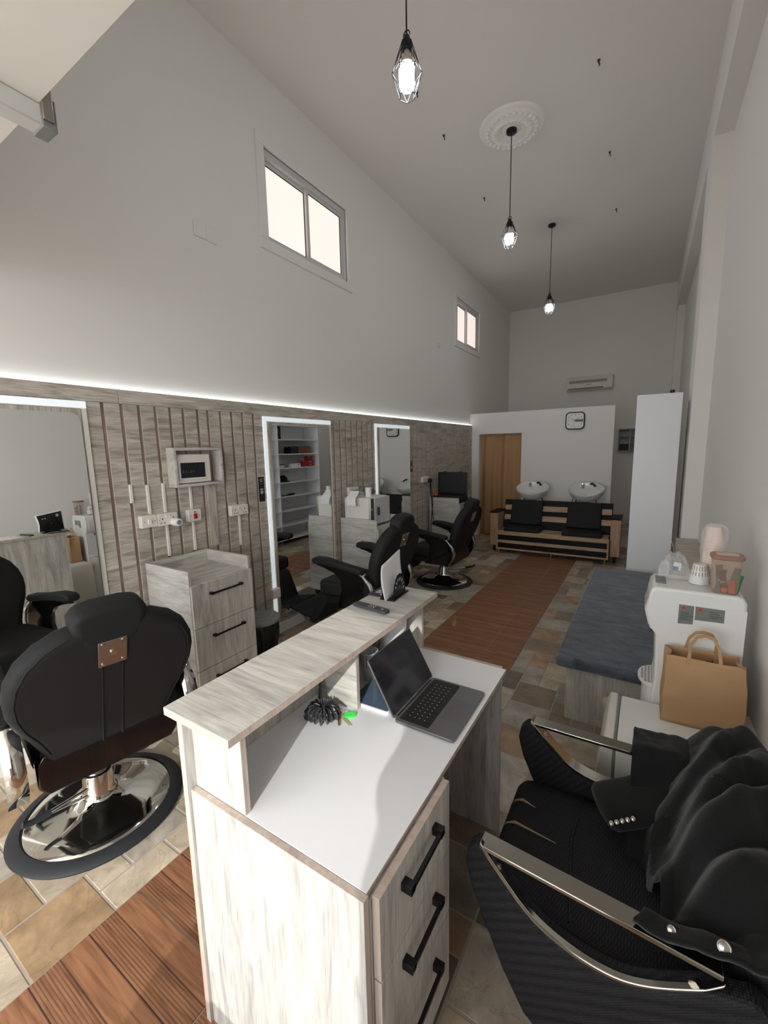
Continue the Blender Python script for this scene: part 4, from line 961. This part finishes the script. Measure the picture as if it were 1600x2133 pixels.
cupstack('paper_cup',(.243,2.375,ztp),5,.0085,.058,.026,.037,M['white'],sl,'striped cups on the dispenser',True,True)
cupstack('paper_cup',(.292,2.44,ztp),16,.0125,.075,.028,.037,M['pinkcup'],'pale pink paper cup in the tall bagged tower behind the canister','pale cups in the bagged tower',True)
def film(u,v):
    a=2*PI*u; rr=.046*(1-.25*max(0,v-.9)/.1)+.004*math.sin(a*5+v*9)+.003*math.sin(a*9-v*14); 
    if v>.97: rr*=.6
    return (.294+rr*math.cos(a),2.44+rr*math.sin(a),ztp+.275*v)
q=MB(); q.grid(film,40,20,cu=True); tag(q.build('cup_bag',M['bagclear'],ang=30),'clear crinkled bag around the tall tower of pale cups','bag')
def cb(u,v):
    a=2*PI*u; t=v; x=.085+.14*t; base=.010+.052*math.sin(PI*min(1,.08+.92*t))**.8
    nn=1+.36*mnoise.noise(Vector((math.cos(a)*2.6,math.sin(a)*2.6,t*9)))+.2*mnoise.noise(Vector((math.cos(a)*6,math.sin(a)*6,t*20)))
    return (x,2.40+base*nn*math.cos(a)*1.0,ztp+.002+max(0,base*nn*(1+math.sin(a))*.95))
q=MB(); q.grid(cb,30,18,cu=True); bo=q.build('crumpled_bag',M['bagclear'],ang=30)
r=thing('clear_plastic_bag','crumpled clear plastic bag lying on the water dispenser beside the striped cups','bag',(0,0,0)); bo.parent=r
q=MB(); q.prism(rrect(.03,.036,.004),0,.001,'z'); q.xf(TR((.155,2.352,ztp+.075),rad(65),0,rad(-12))); lt=q.build('bag_label',M['white'],r)
q=MB(); q.prism(rrect(.02,.018,.002),.001,.0014,'z'); q.xf(TR((.15,2.349,ztp+.066),rad(65),0,rad(-12))); q.build('blue_print',plain('blue_print',S(70,100,150),.5),lt)
# socket by the fridge
r=thing('wall_socket','white double socket low on the right wall beside the paper bag','socket',(XR,2.24,.44))
B(-.042,0,-.075,.075,-.043,.043).build('box',M['plast'],r,bevel=.004)
q=MB(); holes(q,.035,-.01,-.0432,0); q.build('pin_holes',M['black'],r)
r=thing('plug_adapter','round white plug in the low socket on the right wall','plug',(XR-.043,2.20,.435))
q=MB(); q.cyl((0,0,0),(-.045,0,0),.028,.026,24); q.build('body',M['white'],r,bevel=.004)
# ================================================================== tall white shelf unit
X0=-.11;X1=.255;Y0=4.98;Y1=6.52;ZS=2.175
r=thing('shelf_unit','tall white open shelf unit by the right wall, side panel facing the camera','shelf unit',(.07,5.75,0)); ox2,oy2=.07,5.75
q=MB(); t=.018
for y in (Y0,5.415,Y1-t): q.box(X0-ox2,X1-ox2,y-oy2,y+t-oy2,.075,ZS)
q.build('upright',M['lam'],r,bevel=.001)
q=MB(); q.box(X1-ox2,X1+.008-ox2,Y0-oy2,Y1-oy2,.08,ZS-.002); q.build('back_board',M['lam'],r)
lv=[.075,.33,.60,.865,1.125,1.385,1.64,1.90,ZS-t]
for z in lv:
    q=MB(); q.box(X0+.002-ox2,X1-ox2,Y0+t-oy2,5.415-oy2,z,z+t); q.box(X0+.002-ox2,X1-ox2,5.415+t-oy2,Y1-t-oy2,z,z+t); q.build('shelf',M['lam'],r)
q=MB(); [q.cyl((a-ox2,b_-oy2,0),(a-ox2,b_-oy2,.075),.016,n=12) for a in (X0+.04,X1-.04) for b_ in (Y0+.05,5.424,Y1-.05)]; q.build('leg',M['steel'],r)
lv2=[z+t+.0005 for z in lv]
def bx(n,lab,x0,x1,y0,y1,z,h,m,cat='box',grp=None,band=None):
    r=thing(n,lab,cat,((x0+x1)/2,(y0+y1)/2,z),0,grp); w=(x1-x0)/2;d=(y1-y0)/2
    B(-w,w,-d,d,0,h).build('carton',m,r,bevel=.003)
    if band: B(-w-.001,-w,-d*.8,d*.3,h*.55,h*.8).build('print',band,r)
bx('tall_box','tall black box with gold print on the second highest shelf level',-.02,.10,5.44,5.595,lv2[7],.235,M['black'],grp='black product boxes',band=M['lidb'])
bx('tall_box','black box with pale print one shelf below the tallest black box',-.02,.08,5.44,5.54,lv2[6],.205,M['black'],grp='black product boxes',band=M['silver'])
bx('brown_box','brown cardboard box on the third shelf from the top',-.03,.15,6.04,6.34,lv2[6],.135,M['card'])
bx('dark_box','dark box left of the brown cardboard box on the shelf',-.02,.15,5.83,6.03,lv2[6],.125,M['black'])
for k in range(4): 
    y=5.465+.047*k; q=MB(); q.lathe([(.019,0),(.02,.003),(.02,.05)],(0.0,0,0),16); r2=thing('product_jar',('small dark-lidded white jar, leftmost of the row on the shelf','small dark-lidded white jar, second from left on the shelf','small dark-lidded white jar, third from left on the shelf','small dark-lidded white jar, rightmost of the row on the shelf')[k],'jar',(-.03,y,lv2[5]),0,'jars on the shelf'); q.build('jar',M['white'],r2); q=MB(); q.cyl((0,0,.05),(0,0,.064),.0205,n=16); q.build('lid',M['black'],r2)
for k in range(3): bx('small_box',('small white box, leftmost of three on the shelf','small white box, middle of three on the shelf','small white box with grey spot, rightmost of three on the shelf')[k],-.04,.04,5.81+.085*k,5.885+.085*k,lv2[5],.068,M['white'],grp='white boxes on the shelf',band=M['grey'] if k==2 else None)
for k,(y0,z,l) in enumerate(((6.12,0,'flat red box, lower left of the red pile'),(6.275,0,'flat red box, lower right of the red pile'),(6.13,.052,'flat red box, middle left of the red pile'),(6.28,.052,'flat red box, middle right of the red pile'),(6.255,.104,'flat red box, second from the top of the red pile'),(6.25,.152,'flat red box on top of the red pile'))): bx('red_box',l,-.04,.05,y0,y0+.145,lv2[5]+z,.049 if z<.15 else .045,M['redbox'],grp='red boxes on the shelf',band=M['silver'] if k%2 else None)
r=thing('baseball_hat','black peaked hat on the white shelf below the red boxes','hat',(.0,5.60,lv2[4]))
q=MB(); q.lathe([(.09,0),(.092,.03),(.08,.08),(.05,.115),(.0001,.125)],(0,0,0),24); q.build('crown',M['wool'],r)
q=MB(); q.prism([(-.07,.07)]+[(.075*math.sin(a)*-1*.95,.07+.10*math.cos(a)) for a in [-PI/2+PI*i/10 for i in range(11)]],.003,.012,'z'); q.build('brim',M['wool'],r)
r=thing('hair_tool','long black hair iron lying on the white shelf below the peaked hat','hair iron',(-.04,5.64,lv2[3]))
q=MB(); q.tube([(0,-.17,.012),(0,.0,.012),(0,.05,.02),(0,.18,.022),(0,.21,.015)],[.009,.009,.018,.022,.01],10); q.build('body',M['black'],r)
q=MB(); q.tube([(0,.21,.015),(.05,.23,.01),(.1,.15,.006),(.09,.05,.006)],.004,6); q.build('cord',M['black'],r)
tag(MB().cyl((.18,5.06,ZS+.001),(.18,5.06,ZS+.035),.02,n=14).build('camera_puck',M['black'],bevel=.004),'small black knob-shaped object on top of the tall white shelf unit','gadget')
# ================================================================== salon chair with the coat
r=thing('salon_chair','black salon chair with chrome arms in the foreground, coat thrown over it','salon chair',(.0,1.235,0)); oy3=1.235
q=MB(); q.lathe([(.24,.0),(.24,.02),(.05,.045),(.03,.06),(.03,.30),(.0001,.30)],(.0,0,0),36); q.build('base',M['chrome'],r)
q=MB(); q.prism(rrect(.56,.51,.06,5,-.06,.02),.30,.46,'z'); st=q.build('seat',M['woven'],r,bevel=.045,seg=4)
def crv(x): return .462 if x>-.30 else .462-.9*(-.30-x)
for y,xa,xb in ((.03,-.345,-.17),(.135,-.345,-.255)):
    q=MB(); P=[(-.3415,y,.385),(-.338,y,.42),(-.325,y-.001,.449)]+[(-.30+(xb+.30)*i/8,y-.012*i/8,.4625) for i in range(9)]
    q.tube(P,[.0035]*3+[.004*(1-i/9)+.0008 for i in range(9)],6); q.build('piping',plain('gold_piping',S(150,132,104),.4),st)
q=MB(); q.tube([(-.10,-.2,.4625),(-.13,.05,.463),(-.12,.25,.4625)],.003,6); q.build('seam',M['black'],st)
def bkf(u,v): return None
q=MB(); q.prism([(-.26,.40),(.30,.40),(.30,.68),(.22,.74),(-.20,.74),(-.26,.68)],.22,.31,'x'); q.build('backrest',M['woven'],r,bevel=.04,seg=4)
for s in (-1,1):
    # arm side in its own plane; the sides splay a little towards the back
    def pl(p,s=s):
        return Vector((p.x,p.y+s*.07*(p.x+.3)/1.0*.6,p.z))
    yi,yo=(-.300,-.250) if s<0 else (.268,.318)
    low=[(-.285,.640),(-.245,.600),(-.205,.560),(-.165,.532),(-.11,.512),(-.05,.503),(.01,.508),(.06,.530),(.11,.565),(.16,.605)]
    for _ in range(2):
        c_=[low[0]]
        for (ax_,ay_),(bx2,by2) in zip(low,low[1:]): c_+=[(ax_*.75+bx2*.25,ay_*.75+by2*.25),(ax_*.25+bx2*.75,ay_*.25+by2*.75)]
        low=c_+[low[-1]]
    sh=[(-.352,.60),(-.345,.64),(-.325,.665),(-.305,.665)]+low+[(.24,.64),(.30,.60),(.30,.34),(.20,.24),(.02,.20),(-.13,.20),(-.19,.24),(-.245,.33),(-.30,.45),(-.335,.53)]
    q=MB(); q.prism(sh,yi,yo,'y',fn=pl); ar=q.build('side_shell',M['woven'],r,bevel=.014,seg=3)
    q=MB()
    up=[(-.312,.672),(.10,.668),(.19,.665)]
    # flat chrome ring: top bar and lower bow
    q.prism([(-.312,.663),(.19,.655),(.19,.667),(-.312,.675)],yi-.002 if s<0 else yi+.004,yo-.004 if s<0 else yo+.002,'y',fn=pl)
    bow=[(-.312,.672)]+low+[(.19,.64)]
    inn=[(a+.004,b+.012) for a,b in bow]
    q.prism(bow+inn[::-1],yi-.003 if s<0 else yi+.003,yi+.014 if s<0 else yo+.003,'y',fn=pl)
    q.build('chrome_arm',M['armsteel'],r,bevel=.003,seg=2)
    q=MB()
    for a,b in ((-.262,.628),(.145,.605)):
        y=yo-.003 if s<0 else yi
        q.cyl(pl(Vector((a,yi+.012 if s<0 else yi+.01,b))),pl(Vector((a,yi+.006 if s<0 else yi+.03,b))),.008,n=14)
    q.build('bolt',M['steel'],ar)
# the coat: one draped cloth over the backrest, seat and far arm
r=thing('black_coat','black wool coat draped over the back of the foreground salon chair','coat',(0,0,0))
def sm(a,b,x):
    t=max(0,min(1,(x-a)/(b-a))); return t*t*(3-2*t)
def hz(x,y):
    # height of the cloth over the chair
    back=.885-.55*max(0,(.27-x))**1.1*1.0
    back=.44+.34*sm(.0,.25,x)
    edge=sm(.93,1.06,y)
    far=.705*sm(1.36,1.50,y)*(1-sm(1.60,1.66,y))
    h=max(.52+.05*math.sin(y*9), back*(.70+.30*edge) if True else 0)
    if y>1.36: h=max(h,far)
    near=.675*(1-.55*sm(.955,1.12,y))*(1-sm(1.12,1.2,y)); 
    if x>.03: h=max(h,near)
    h-=.16*sm(.32,.46,x)
    h-=.35*sm(1.60,1.68,y)
    def ridge(a,b,w,amp):
        ax,ay=a; bx_,by_=b; dx,dy=bx_-ax,by_-ay; t=max(0,min(1,((x-ax)*dx+(y-ay)*dy)/(dx*dx+dy*dy)))
        d=math.hypot(x-ax-t*dx,y-ay-t*dy)+.012*mnoise.noise(Vector((x*14,y*14,5))); return amp*math.exp(-(d/w)**2)
    if x>.08 and y<1.34: h=max(h,.60+.13*sm(.08,.36,x))
    cav=(1-sm(.06,.2,x))*sm(1.0,1.08,y)*(1-sm(1.28,1.40,y)); h-=.10*cav
    f=ridge((.43,1.30),(.09,1.15),.045,.085)+ridge((.38,1.50),(.17,1.27),.035,.05)+ridge((.30,1.57),(.12,1.36),.03,.04)+ridge((.44,1.15),(.16,1.03),.04,.02)+ridge((.44,1.42),(.26,1.36),.025,.03)
    f-=ridge((.42,1.22),(.12,1.08),.03,.03)+ridge((.40,1.40),(.20,1.22),.025,.03)
    f+=.026*mnoise.noise(Vector((x*7,y*5,1)))+.012*mnoise.noise(Vector((x*17,y*13,3)))+.004*mnoise.noise(Vector((x*40,y*36,7)))
    return h+f+.012
def coat(u,v):
    y=.925+.76*v
    xl=.035+.03*math.sin(v*8)+.05*math.sin(PI*v)*(1 if v<.5 else .3)-.0
    if v>.55: xl=.02
    x=xl+(.452-xl)*u
    x=min(x,.45)
    return (x,y,hz(x,y))
q=MB(); q.grid(coat,90,130); q.build('coat_body',M['wool'],r,solid=.012,ang=80)
# hanging hem over the near arm and outside of the shell
def hem(u,v):
    x=.06+.38*u; y=.925-.012*math.sin(u*7)-.02*v; z=hz(x,.925)*(1-v)+(.63+.03*u)*v
    return (min(x,.455),y-.01,z+.01)
# sleeve with five cuff buttons
q=MB(); P=[(.22,1.52,.72),(.16,1.50,.66),(.10,1.47,.60),(.04,1.435,.565),(-.02,1.40,.55),(-.062,1.375,.54)]
vs=[];n=26
for i,(px_,py,pz) in enumerate(P):
    t=i/(len(P)-1); d=Vector((-.9,-.35,-.3)).normalized(); side=Vector((-.5,.87,.0)); up=Vector((.2,.1,.97)).normalized()
    a_=.085+.012*t; b_=.035-.006*t
    for k in range(n):
        an=2*PI*k/n; wr_=1+.08*math.sin(an*3+i*1.7)+.05*mnoise.noise(Vector((k*.8,i*.9,2)))
        p=Vector((px_,py,pz))+side*(a_*wr_*math.cos(an))+up*(b_*wr_*math.sin(an)); vs.append(p)
q.add(vs,[(i*n+k,i*n+(k+1)%n,(i+1)*n+(k+1)%n,(i+1)*n+k) for i in range(len(P)-1) for k in range(n)]+[tuple((len(P)-1)*n+k for k in range(n))])
sv=q.build('sleeve',M['wool'],r,sub=1,ang=80)
def button(c,rr,par,nrm=(0,-.4,.9)):
    nv=Vector(nrm).normalized(); q=MB(); Mb=Matrix.Translation(c)@nv.to_track_quat('Z','Y').to_matrix().to_4x4()
    q.lathe([(rr*.6,-.002),(rr,.0),(rr*.96,rr*.25),(rr*.8,rr*.3),(rr*.75,rr*.24),(rr*.4,rr*.42),(.0001,rr*.5)],(0,0,0),18,M=None); q.xf(Mb); q.build('button',M['steel'],par,ang=70)
for k in range(5): button((-.024+.0138*k,1.307+.0074*k,.562+.0045*k),.0066,sv,(-.1,-.7,.7))
for bx_,by_,rr in ((.19,.940,.0125),(.105,.945,.0085)): button((bx_,by_,hz(bx_,by_)+.008),rr,r,(-.1,-.75,.65))

# ================================================================== wash bench and basins
r=thing('wash_bench','dark striped wooden wash bench in front of the partition','bench',(-1.18,6.9,0)); ox,oy=-1.18,6.9
def rb(q,x0,x1,y0,y1,z0,z1,m=0): q.box(x0-ox,x1-ox,y0-oy,y1-oy,z0,z1,m)
BX0,BX1=-1.99,-.375; YFr=6.62
q=MB(); rb(q,BX0,BX1,YFr+.012,7.15,.07,.355); q.build('seat_box',M['ebony'],r,bevel=.003)
q=MB()
for z0,z1 in ((.305,.37),(.175,.222),(.067,.092)): rb(q,BX0,BX1,YFr-.004,YFr+.012,z0,z1)
for x in (BX0,BX1-.025): rb(q,x,x+.025,YFr-.003,YFr+.012,.092,.305)
for y in (6.68,6.80,6.92): rb(q,BX0+.02,BX1-.02,y,y+.05,.355,.366)
q.build('oak_slats',M['oak'],r,bevel=.002)
Mb=Matrix.Translation((0,7.0-oy,.37))@Matrix.Rotation(rad(-17),4,'X')
q=MB(); q.box(BX0-ox,BX1-ox,0,.03,0,.47,M=Mb); q.build('back_board',M['ebony'],r,bevel=.003)
q=MB()
for z0,z1 in ((.29,.375),(.125,.21)): q.box(BX0+.012-ox,BX1-.012-ox,-.010,0,z0,z1,M=Mb)
q.build('back_slats',M['oak'],r,bevel=.002)
for lab,x0,x1 in (('',-2.125,-1.995),('',-.372,-.245)):
    q=MB(); rb(q,x0,x1,6.72,7.12,.1,.635); a=q.build('arm',M['oakz'],r,bevel=.003)
    q=MB(); rb(q,x0-.004,x1+.004,6.71,7.13,.636,.656); q.build('arm_cap',M['ebony'],a,bevel=.003)
for x0,x1,l in ((-1.865,-1.37,0),(-1.0,-.52,1)):
    q=MB(); rb(q,x0-.01,x1+.04,6.60,7.02,.368,.425); q.build('seat_cushion',M['leather'],r,bevel=.02,seg=3)
    q=MB(); q.box(x0-ox,x1-ox,-.065,-.011,.055,.46,M=Mb); q.build('back_cushion',M['leather'],r,bevel=.02,seg=3)
q=MB(); 
for x in (-1.95,-1.15,-.42):
    for y in (6.65,7.1): q.cyl((x-ox,y-oy,0),(x-ox,y-oy,.07),.013,n=12)
q.build('leg',M['steel'],r)
for x in (-2.06,-.31):
    q=MB(); [q.cyl((x-ox,y-oy,0),(x-ox,y-oy,.1),.02,n=12) for y in (6.76,7.08)]; q.build('arm_foot',M['black'],r)
def basin(cx,lab):
    cy=7.40; r=thing('wash_basin',lab,'basin',(cx,cy,0),0,'white wash basins')
    n=48
    def rim(a):
        # plan shape: wide oval with a neck dip at the front
        x=.268*math.cos(a); y=.215*math.sin(a); f=max(0,-math.sin(a))**10
        return x,y+.05*f,f
    prof=[(1.0,0),(.985,.012),(.93,.010),(.86,-.035),(.62,-.095),(.3,-.12),(.02,-.125)]
    outp=[(.45,-.165),(.74,-.145),(.92,-.085),(.99,-.02),(1.0,0)]
    q=MB(); vs=[]; pr=outp[:-1]+prof
    tl=Matrix.Rotation(rad(24),4,'X')
    for k,(s,z) in enumerate(pr):
        for i in range(n):
            a=2*PI*i/n; x,y,f=rim(a); dip=-.05*f*(1 if s>.8 else (s/.8)**2)
            vs.append(tl@Vector((x*s,y*s,z+dip)))
    vs=[v+Vector((0,0,1.0)) for v in vs]
    fs=[(k*n+i,k*n+(i+1)%n,(k+1)*n+(i+1)%n,(k+1)*n+i) for k in range(len(pr)-1) for i in range(n)]+[tuple(range(n))]
    q.add(vs,fs); q.build('bowl',M['porc'],r,sub=1,ang=80)
    q=MB(); q.cyl((-.06,.12,1.0),(-.06,.115,1.075),.024,.022,16); q.tube([(-.06,.115,1.07),(-.06,.06,1.075)],.010,10); q.build('mixer_tap',M['chrome'],r,bevel=.003)
    q=MB(); q.tube([(.055,.11,1.07),(.075,.10,1.085),(.10,.085,1.07),(.125,.06,1.045)],[.016,.018,.014,.018],10); q.build('hand_shower',M['black'],r)
    q=MB(); q.cyl((0,0,.905),(0,0,.91),.02,n=16); q.build('drain',M['chrome'],r)
    q=MB(); q.tube([(-.13,.05,.86),(-.15,.1,.80),(-.15,.12,.5)],.012,8); q.tube([(.13,.05,.86),(.15,.1,.80),(.15,.12,.5)],.012,8); q.build('bracket',M['chrome'],r)
    q=MB(); q.cyl((0,.02,.05),(0,.02,.80),.045,n=20); q.box(-.18,.18,-.02,.16,0,.05); q.build('stand',M['blackm'],r)
    q=MB(); q.tube([(-.16,.09,.84),(-.19,.02,.84),(-.2,.02,.76),(-.18,.06,.5)],.006,6); q.tube([(-.09,.02,.80),(-.11,-.0,.78),(-.11,.05,.5)],.006,6); q.build('hose',M['black'],r)
basin(-1.62,'white wash basin, left of the two, before the tan curtain')
basin(-.79,'white wash basin, right of the two, below the clock')

# ================================================================== the photographer (out of frame; casts the shadow on the desk)
def person():
    r=thing('person','person standing behind the desk corner holding a phone up with both hands','person',(.12,-.30,0))
    def fig(name,verts,edges,mat,par,sub=2,root=0):
        me=bpy.data.meshes.new(name); me.from_pydata([v[:3] for v in verts],edges,[]); me.materials.append(mat)
        o=bpy.data.objects.new(name,me); COL.objects.link(o); o.parent=par
        o.modifiers.new('Skin','SKIN'); sv=me.skin_vertices[0].data if me.skin_vertices else None
        if sv is None:
            bm=bmesh.new(); bm.from_mesh(me); bm.verts.layers.skin.verify(); bm.to_mesh(me); bm.free(); sv=me.skin_vertices[0].data
        for i,v in enumerate(verts):
            sv[i].radius=(v[3],v[4] if len(v)>4 else v[3]); sv[i].use_root=(i==root)
        s=o.modifiers.new('Sub','SUBSURF'); s.levels=s.render_levels=sub
        me.polygons.foreach_set('use_smooth',[True]*len(me.polygons))
        return o
    # body (clothes colour follows below as separate shells)
    V=[(0,0,.95,.14,.11),(0,.01,1.12,.125,.10),(0,.02,1.30,.145,.11),(0,.01,1.42,.12,.09),(0,.01,1.50,.055),(0,.03,1.56,.06),(0,.02,1.66,.082,.095),(0,.015,1.75,.07,.08),
       (-.17,.02,1.41,.06),(-.31,.15,1.20,.046),(-.22,.23,1.42,.036),(-.165,.265,1.58,.026),
       (.17,.02,1.41,.06),(.27,.16,1.20,.046),(.10,.24,1.42,.036),(.0,.265,1.58,.026),
       (-.09,0,.88,.095),(-.10,.02,.48,.06),(-.10,-.01,.10,.045),(-.10,.09,.035,.035),(-.10,.16,.03,.03),
       (.09,0,.88,.095),(.10,.02,.48,.06),(.10,-.01,.10,.045),(.10,.09,.035,.035),(.10,.16,.03,.03)]
    E=[(0,1),(1,2),(2,3),(3,4),(4,5),(5,6),(6,7),(3,8),(8,9),(9,10),(10,11),(3,12),(12,13),(13,14),(14,15),(0,16),(16,17),(17,18),(18,19),(19,20),(0,21),(21,22),(22,23),(23,24),(24,25)]
    # palms, fingers and thumbs on the same skeleton
    for s,w in ((-1,11),(1,15)):
        wx,wy,wz=V[w][:3]; k=len(V); V.append((wx+s*-.005,wy+.005,wz+.06,.024,.014)); E.append((w,k))
        for f,(dz,ln) in enumerate(((.03,.05),(.012,.056),(-.006,.052),(-.022,.042))):
            a=len(V); V.append((wx-s*.012,wy+.022,wz+.065+dz,.0085)); V.append((wx-s*(.012+ln*.55),wy+.03,wz+.07+dz,.008)); V.append((wx-s*(.012+ln),wy+.024,wz+.07+dz,.007)); E+= [(k,a),(a,a+1),(a+1,a+2)]
        a=len(V); V.append((wx-s*.012,wy-.012,wz+.045,.010)); V.append((wx-s*.035,wy-.008,wz+.062,.009)); V.append((wx-s*.05,wy+.0,wz+.068,.008)); E+=[(k,a),(a,a+1),(a+1,a+2)]
    fig('body',V,E,M['flesh'],r)
    # hooded top and trousers a little larger than the body
    T=[(0,0,.92,.165,.13),(0,.01,1.12,.15,.12),(0,.02,1.30,.165,.13),(0,.01,1.42,.135,.105),(0,.01,1.47,.075),(-.17,.02,1.41,.075),(-.31,.15,1.20,.062),(-.22,.23,1.42,.048),(-.18,.255,1.53,.04),(.17,.02,1.41,.075),(.27,.16,1.20,.062),(.10,.24,1.42,.048),(.03,.258,1.53,.04)]
    fig('jumper',T,[(0,1),(1,2),(2,3),(3,4),(3,5),(5,6),(6,7),(7,8),(3,9),(9,10),(10,11),(11,12)],M['dgrey'],r)
    T=[(0,0,.95,.15,.12),(-.09,0,.86,.11),(-.10,.02,.48,.075),(-.10,-.01,.12,.065),(.09,0,.86,.11),(.10,.02,.48,.075),(.10,-.01,.12,.065)]
    fig('trousers',T,[(0,1),(1,2),(2,3),(0,4),(4,5),(5,6)],plain('denim',S(52,60,78),.85),r)
    q=MB()
    for s in (-1,1): q.prism(rrect(.10,.28,.045,6,s*.10,.06),.0,.07,'z')
    q.build('shoe',M['black'],r,bevel=.02)
    q=MB(); q.ball((0,.005,1.715),.092,.105,.10,20,12); q.build('hair',plain('dark_hair',S(36,28,24),.7,bump=.5),r)
    q=MB()
    q.ball((-.032,.112,1.672),.011,.008,.008,10,8); q.ball((.032,.112,1.672),.011,.008,.008,10,8); q.build('eye',M['white'],r)
    q=MB(); q.prism([(-.012,1.63),(.012,1.63),(.004,1.675),(-.004,1.675)],.095,.128,'y'); q.build('nose',M['flesh'],r,bevel=.006)
    q=MB(); q.prism(rrect(.045,.012,.005,3,0,1.605),.095,.112,'y'); q.build('mouth',plain('lips',S(160,95,90),.5),r)
    q=MB(); [q.ball((s*.09,.01,1.66),.012,.022,.032,10,8) for s in (-1,1)]; q.build('ear',M['flesh'],r)
person()
r=thing('phone','dark phone held up in both hands behind the camera position','phone',(.04,-.03,1.66))
q=MB(); q.prism(rrect(.075,.155,.012,5),-.004,.004,'y'); q.build('phone_body',M['black'],r,bevel=.002)

# ================================================================== outside, sun, sky
mb=MB(); mb.box(-9,6,-14,YF-.03,-.12,-.02); struct(mb.build('ground',plain('pavement',S(176,170,160),.9,var=.08,vscale=2),smooth=False))
struct(B(-7,6,-3.12,YF-.16,3.76,3.92).build('added_porch_roof',plain('added_porch_render',S(214,210,204),.9),smooth=False))  # unseen roof added to cut high-angle sky light at the front
N=NT('translucent_canvas'); tr_=N.n('ShaderNodeBsdfTranslucent'); df=N.n('ShaderNodeBsdfDiffuse'); mxs=N.n('ShaderNodeMixShader'); mxs.inputs[0].default_value=.3
wv=N.n('ShaderNodeTexNoise',Scale=30.0); rr_=N.n('ShaderNodeValToRGB'); rr_.color_ramp.elements[0].color=(.86,.85,.83,1); rr_.color_ramp.elements[1].color=(.95,.94,.92,1); N.l(wv.outputs['Fac'],rr_.inputs['Fac'])
N.l(rr_.outputs[0],tr_.inputs['Color']); N.l(rr_.outputs[0],df.inputs['Color']); N.l(tr_.outputs[0],mxs.inputs[1]); N.l(df.outputs[0],mxs.inputs[2]); N.l(mxs.outputs[0],N.t.nodes['Material Output'].inputs['Surface']); M['canvas']=N.mat
for x0,x1,z0,l in ((-5.5,-.14,2.20,'long unseen canvas added outside to block sun and pass soft light'),(-.139,2.2,2.93,'short unseen canvas added outside to block sun and pass soft light')):
    r=thing('sun_block_canvas',l,'blind',(0,-3.03,3.76))  # unseen canvas added to stop direct sun but let soft light through
    B(x0,x1,-.003,.003,z0-3.76,-.001).build('canvas',M['canvas'],r)
    MB().cyl((x0,0,z0-3.76),(x1,0,z0-3.76),.012,n=8).build('hem_bar',M['alu'],r)
for x,l in ((3.2,'right'),(-6.4,'left')): tag(MB().cyl((x,-3.03,-.02),(x,-3.03,3.759),.06,n=16).build('added_porch_post',M['grey']),'grey post holding the added unseen porch roof outside, '+l,'post')
sd=bpy.data.lights.new('sun','SUN'); so=bpy.data.objects.new('sun',sd); COL.objects.link(so)
sd.energy=2.1; sd.angle=rad(.6); sd.color=(1,.975,.93)
so.rotation_euler=Vector((-.32,.947,-.405)).to_track_quat('-Z','Y').to_euler()
W=bpy.data.worlds.new('sky'); sc.world=W; W.use_nodes=True
bg=W.node_tree.nodes['Background']; bg.inputs[0].default_value=(.94,.97,1.0,1); bg.inputs[1].default_value=3.9
sc.view_settings.view_transform='Standard'; sc.view_settings.look='None'; sc.view_settings.gamma=1; sc.view_settings.use_curve_mapping=False
sc.view_settings.exposure=0.48
sc.cycles.max_bounces=10; sc.cycles.diffuse_bounces=6; sc.cycles.glossy_bounces=6; sc.cycles.transparent_max_bounces=12; sc.cycles.sample_clamp_indirect=6
sc.cycles.use_denoising=True
sc.cycles.use_fast_gi=False

def split_loose(names):
    for o in list(COL.objects):
        if o.type!='MESH' or o.name.split('.')[0] not in names: continue
        me=o.data; bm=bmesh.new(); bm.from_mesh(me); bm.verts.ensure_lookup_table()
        seen=set(); comps=[]
        for v in bm.verts:
            if v.index in seen: continue
            st=[v]; seen.add(v.index); cur=[]
            while st:
                x=st.pop(); cur.append(x.index)
                for e in x.link_edges:
                    w=e.other_vert(x)
                    if w.index not in seen: seen.add(w.index); st.append(w)
            comps.append(set(cur))
        bm.free()
        if len(comps)<2: continue
        base=o.name.split('.')[0]
        for k,cs in enumerate(comps):
            b2=bmesh.new(); b2.from_mesh(me); b2.verts.ensure_lookup_table()
            bmesh.ops.delete(b2,geom=[v for v in b2.verts if v.index not in cs],context='VERTS')
            m2=bpy.data.meshes.new(base); b2.to_mesh(m2); b2.free()
            for mt in me.materials: m2.materials.append(mt)
            if k==0: first=m2; continue
            n=o.copy(); n.data=m2; COL.objects.link(n)
        o.data=first
split_loose({'leg','foot','screw','bolt','upright','top_panel','latch','arm_foot','rocker','shelf','seat_cushion'})
